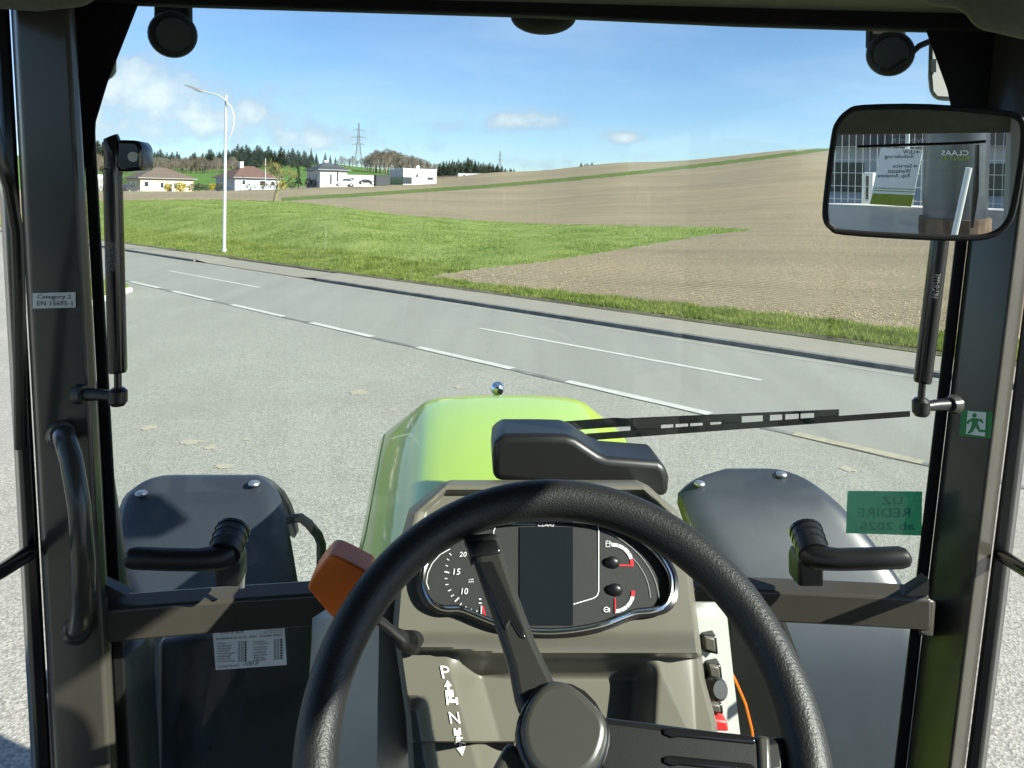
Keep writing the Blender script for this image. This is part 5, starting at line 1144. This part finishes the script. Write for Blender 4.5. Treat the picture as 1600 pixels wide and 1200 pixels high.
sg_ = empty('direction_sign', RM_(1404, 322, YW + .05)); tag(sg_, 'white direction sign for lorry delivery and service on the fence, reflected in the mirror', 'sign')
so_ = sg_.location.copy()
def RS(px, py, k=0.0): return RM_(px, py, YW + .06 + k) - so_
SQ = [(1376, 231), (1442, 234), (1424, 323), (1359, 319)]
MB().prism([RS(*p) for p in SQ], [RS(*p) - Vector((0, .02, 0)) for p in SQ]).obj('board', 'sticker_white', sg_)
MB().add([RS(x, y, .004) for x, y in ((1364, 302), (1428, 305), (1424, 323), (1359, 319))], [(0, 1, 2, 3)]).obj('green_field', 'olive', sg_)
for y in (293, 297): MB().add([RS(x, y + dy, .004) for x, dy in ((1366, 0), (1430, 2.5), (1429.5, 3.7), (1365.5, 1.2))], [(0, 1, 2, 3)]).obj('stripe', 'olive', sg_)
tb = MB()
for s, x0, x1, y0, y1 in (('LKW', 1429, 1411, 234, 240.5), ('Anlieferung', 1428, 1382, 241.5, 249), ('Service', 1425, 1395, 256, 262), ('Werkstatt', 1423, 1387, 264, 270.5), ('Rep. Annahme', 1421, 1371, 271.5, 279)):
    text_on(tb, s, lambda a, b, x0=x0, x1=x1, y0=y0, y1=y1: RS(x0 + (x1 - x0) * a, y1 + (y0 - y1) * b, .006))
for y in (237.5, 259.5):
    x = 1438 if y < 250 else 1434
    for pts in ([(x, y - .6), (x - 6, y - .6), (x - 6, y + .6), (x, y + .6)], [(x - 3.6, y - 3), (x - 7, y), (x - 3.6, y + 3), (x - 4.6, y)]): tb.add([RS(a, b, .006) for a, b in pts], [tuple(range(4))])
tb.obj('lettering', 'print_black', sg_)
# steel tank with the rental lettering
YT = -9.2; cA = RM_(1436, 300, YT); cB = RM_(1540, 300, YT); rt_ = abs(cA.x - cB.x) / 2; ctr = (cA + cB) / 2; tz0 = RM_(1480, 343, YT).z; tz1 = RM_(1480, 225, YT).z
tk_ = empty('steel_tank', (ctr.x, ctr.y - rt_, 0)); tag(tk_, 'ribbed steel tank with rental lettering, reflected in the mirror', 'tank')
rings = []; nn = 40
zz = 0.0; prof = []
while zz < tz1 + .3: prof.append(zz); zz += .04
for i, z in enumerate(prof): rings.append([Vector((math.cos(6.2832 * k / nn) * (rt_ + .006 * (i % 2)), math.sin(6.2832 * k / nn) * (rt_ + .006 * (i % 2)), z)) for k in range(nn)])
MB().loft(rings).obj('shell', 'tank_steel', tk_, smooth=True)
MB().tube([(0, 0, 0), (0, 0, tz0)], rt_ + .05, 24).obj('dirty_base', 'rust_dirt', tk_)
def TK(px, py):
    q_ = RM_(px, py, YT); x = q_.x - ctr.x; x = max(-rt_ * .98, min(rt_ * .98, x)); return Vector((x, math.sqrt(rt_ ** 2 - x ** 2) + .012, q_.z))
tb = MB(); text_on(tb, 'CLAAS', lambda a, b: TK(1513 - 42 * a, 243 - 8 * b)); tb.obj('lettering', 'white_print', tk_)
tb = MB(); text_on(tb, 'RENTAL', lambda a, b: TK(1513 - 46 * a, 251 - 7 * b)); tb.obj('lettering', 'olive', tk_)
pp = MB(); a_, b_ = RM_(1490, 372, -7.2), RM_(1514, 262, -7.2); pp.tube([Vector((a_.x + (a_.x - b_.x) * a_.z / (b_.z - a_.z), a_.y, 0)), a_, b_], .030, 10); tag(pp.obj('leaning_pole', 'galvanised', smooth=True), 'pale leaning pole before the steel tank, reflected in the mirror', 'pole')
cb = empty('gate_cabinet', (RM_(1346, 300, YW).x, YW - .5, zw)); tag(cb, 'white control cabinet behind the mesh fence, reflected in the mirror', 'cabinet')
wd = abs(RM_(1338, 300, YW).x - RM_(1356, 300, YW).x); hh = RM_(1346, 272, YW).z - zw
MB().box((0, 0, hh / 2 - .15), (wd, .2, hh + .3)).obj('case', 'white_plastic', cb, bevel=.01); MB().box((0, .11, hh * .5), (wd * .2, .02, hh * .8)).obj('slot', 'pane', cb)
hl = empty('dealer_hall', (0, -34, 0)); tag(hl, 'long grey dealer hall with dark fascia lettering, reflected in the mirror', 'hall')
zf = RM_(1400, 226, -34).z; MB().box((0, -6, zf / 2), (70, 12, zf)).obj('wall', 'hall_wall', hl); MB().box((0, -5.8, zf + .8), (71, 12.4, 1.8)).obj('fascia', 'hall_dark', hl)
tb = MB(); text_on(tb, 'WIMMER', lambda a, b: RM_(1445 - 52 * a, 224 - 8 * b, -33.58) - Vector((0, -34, 0))); tb.obj('lettering', 'print_grey', hl)
for i in range(9):
    w_ = MB().box((-30 + i * 7.2, .02, zf * .45), (3.2, .1, zf * .5)).obj('window', 'hall_dark', hl)
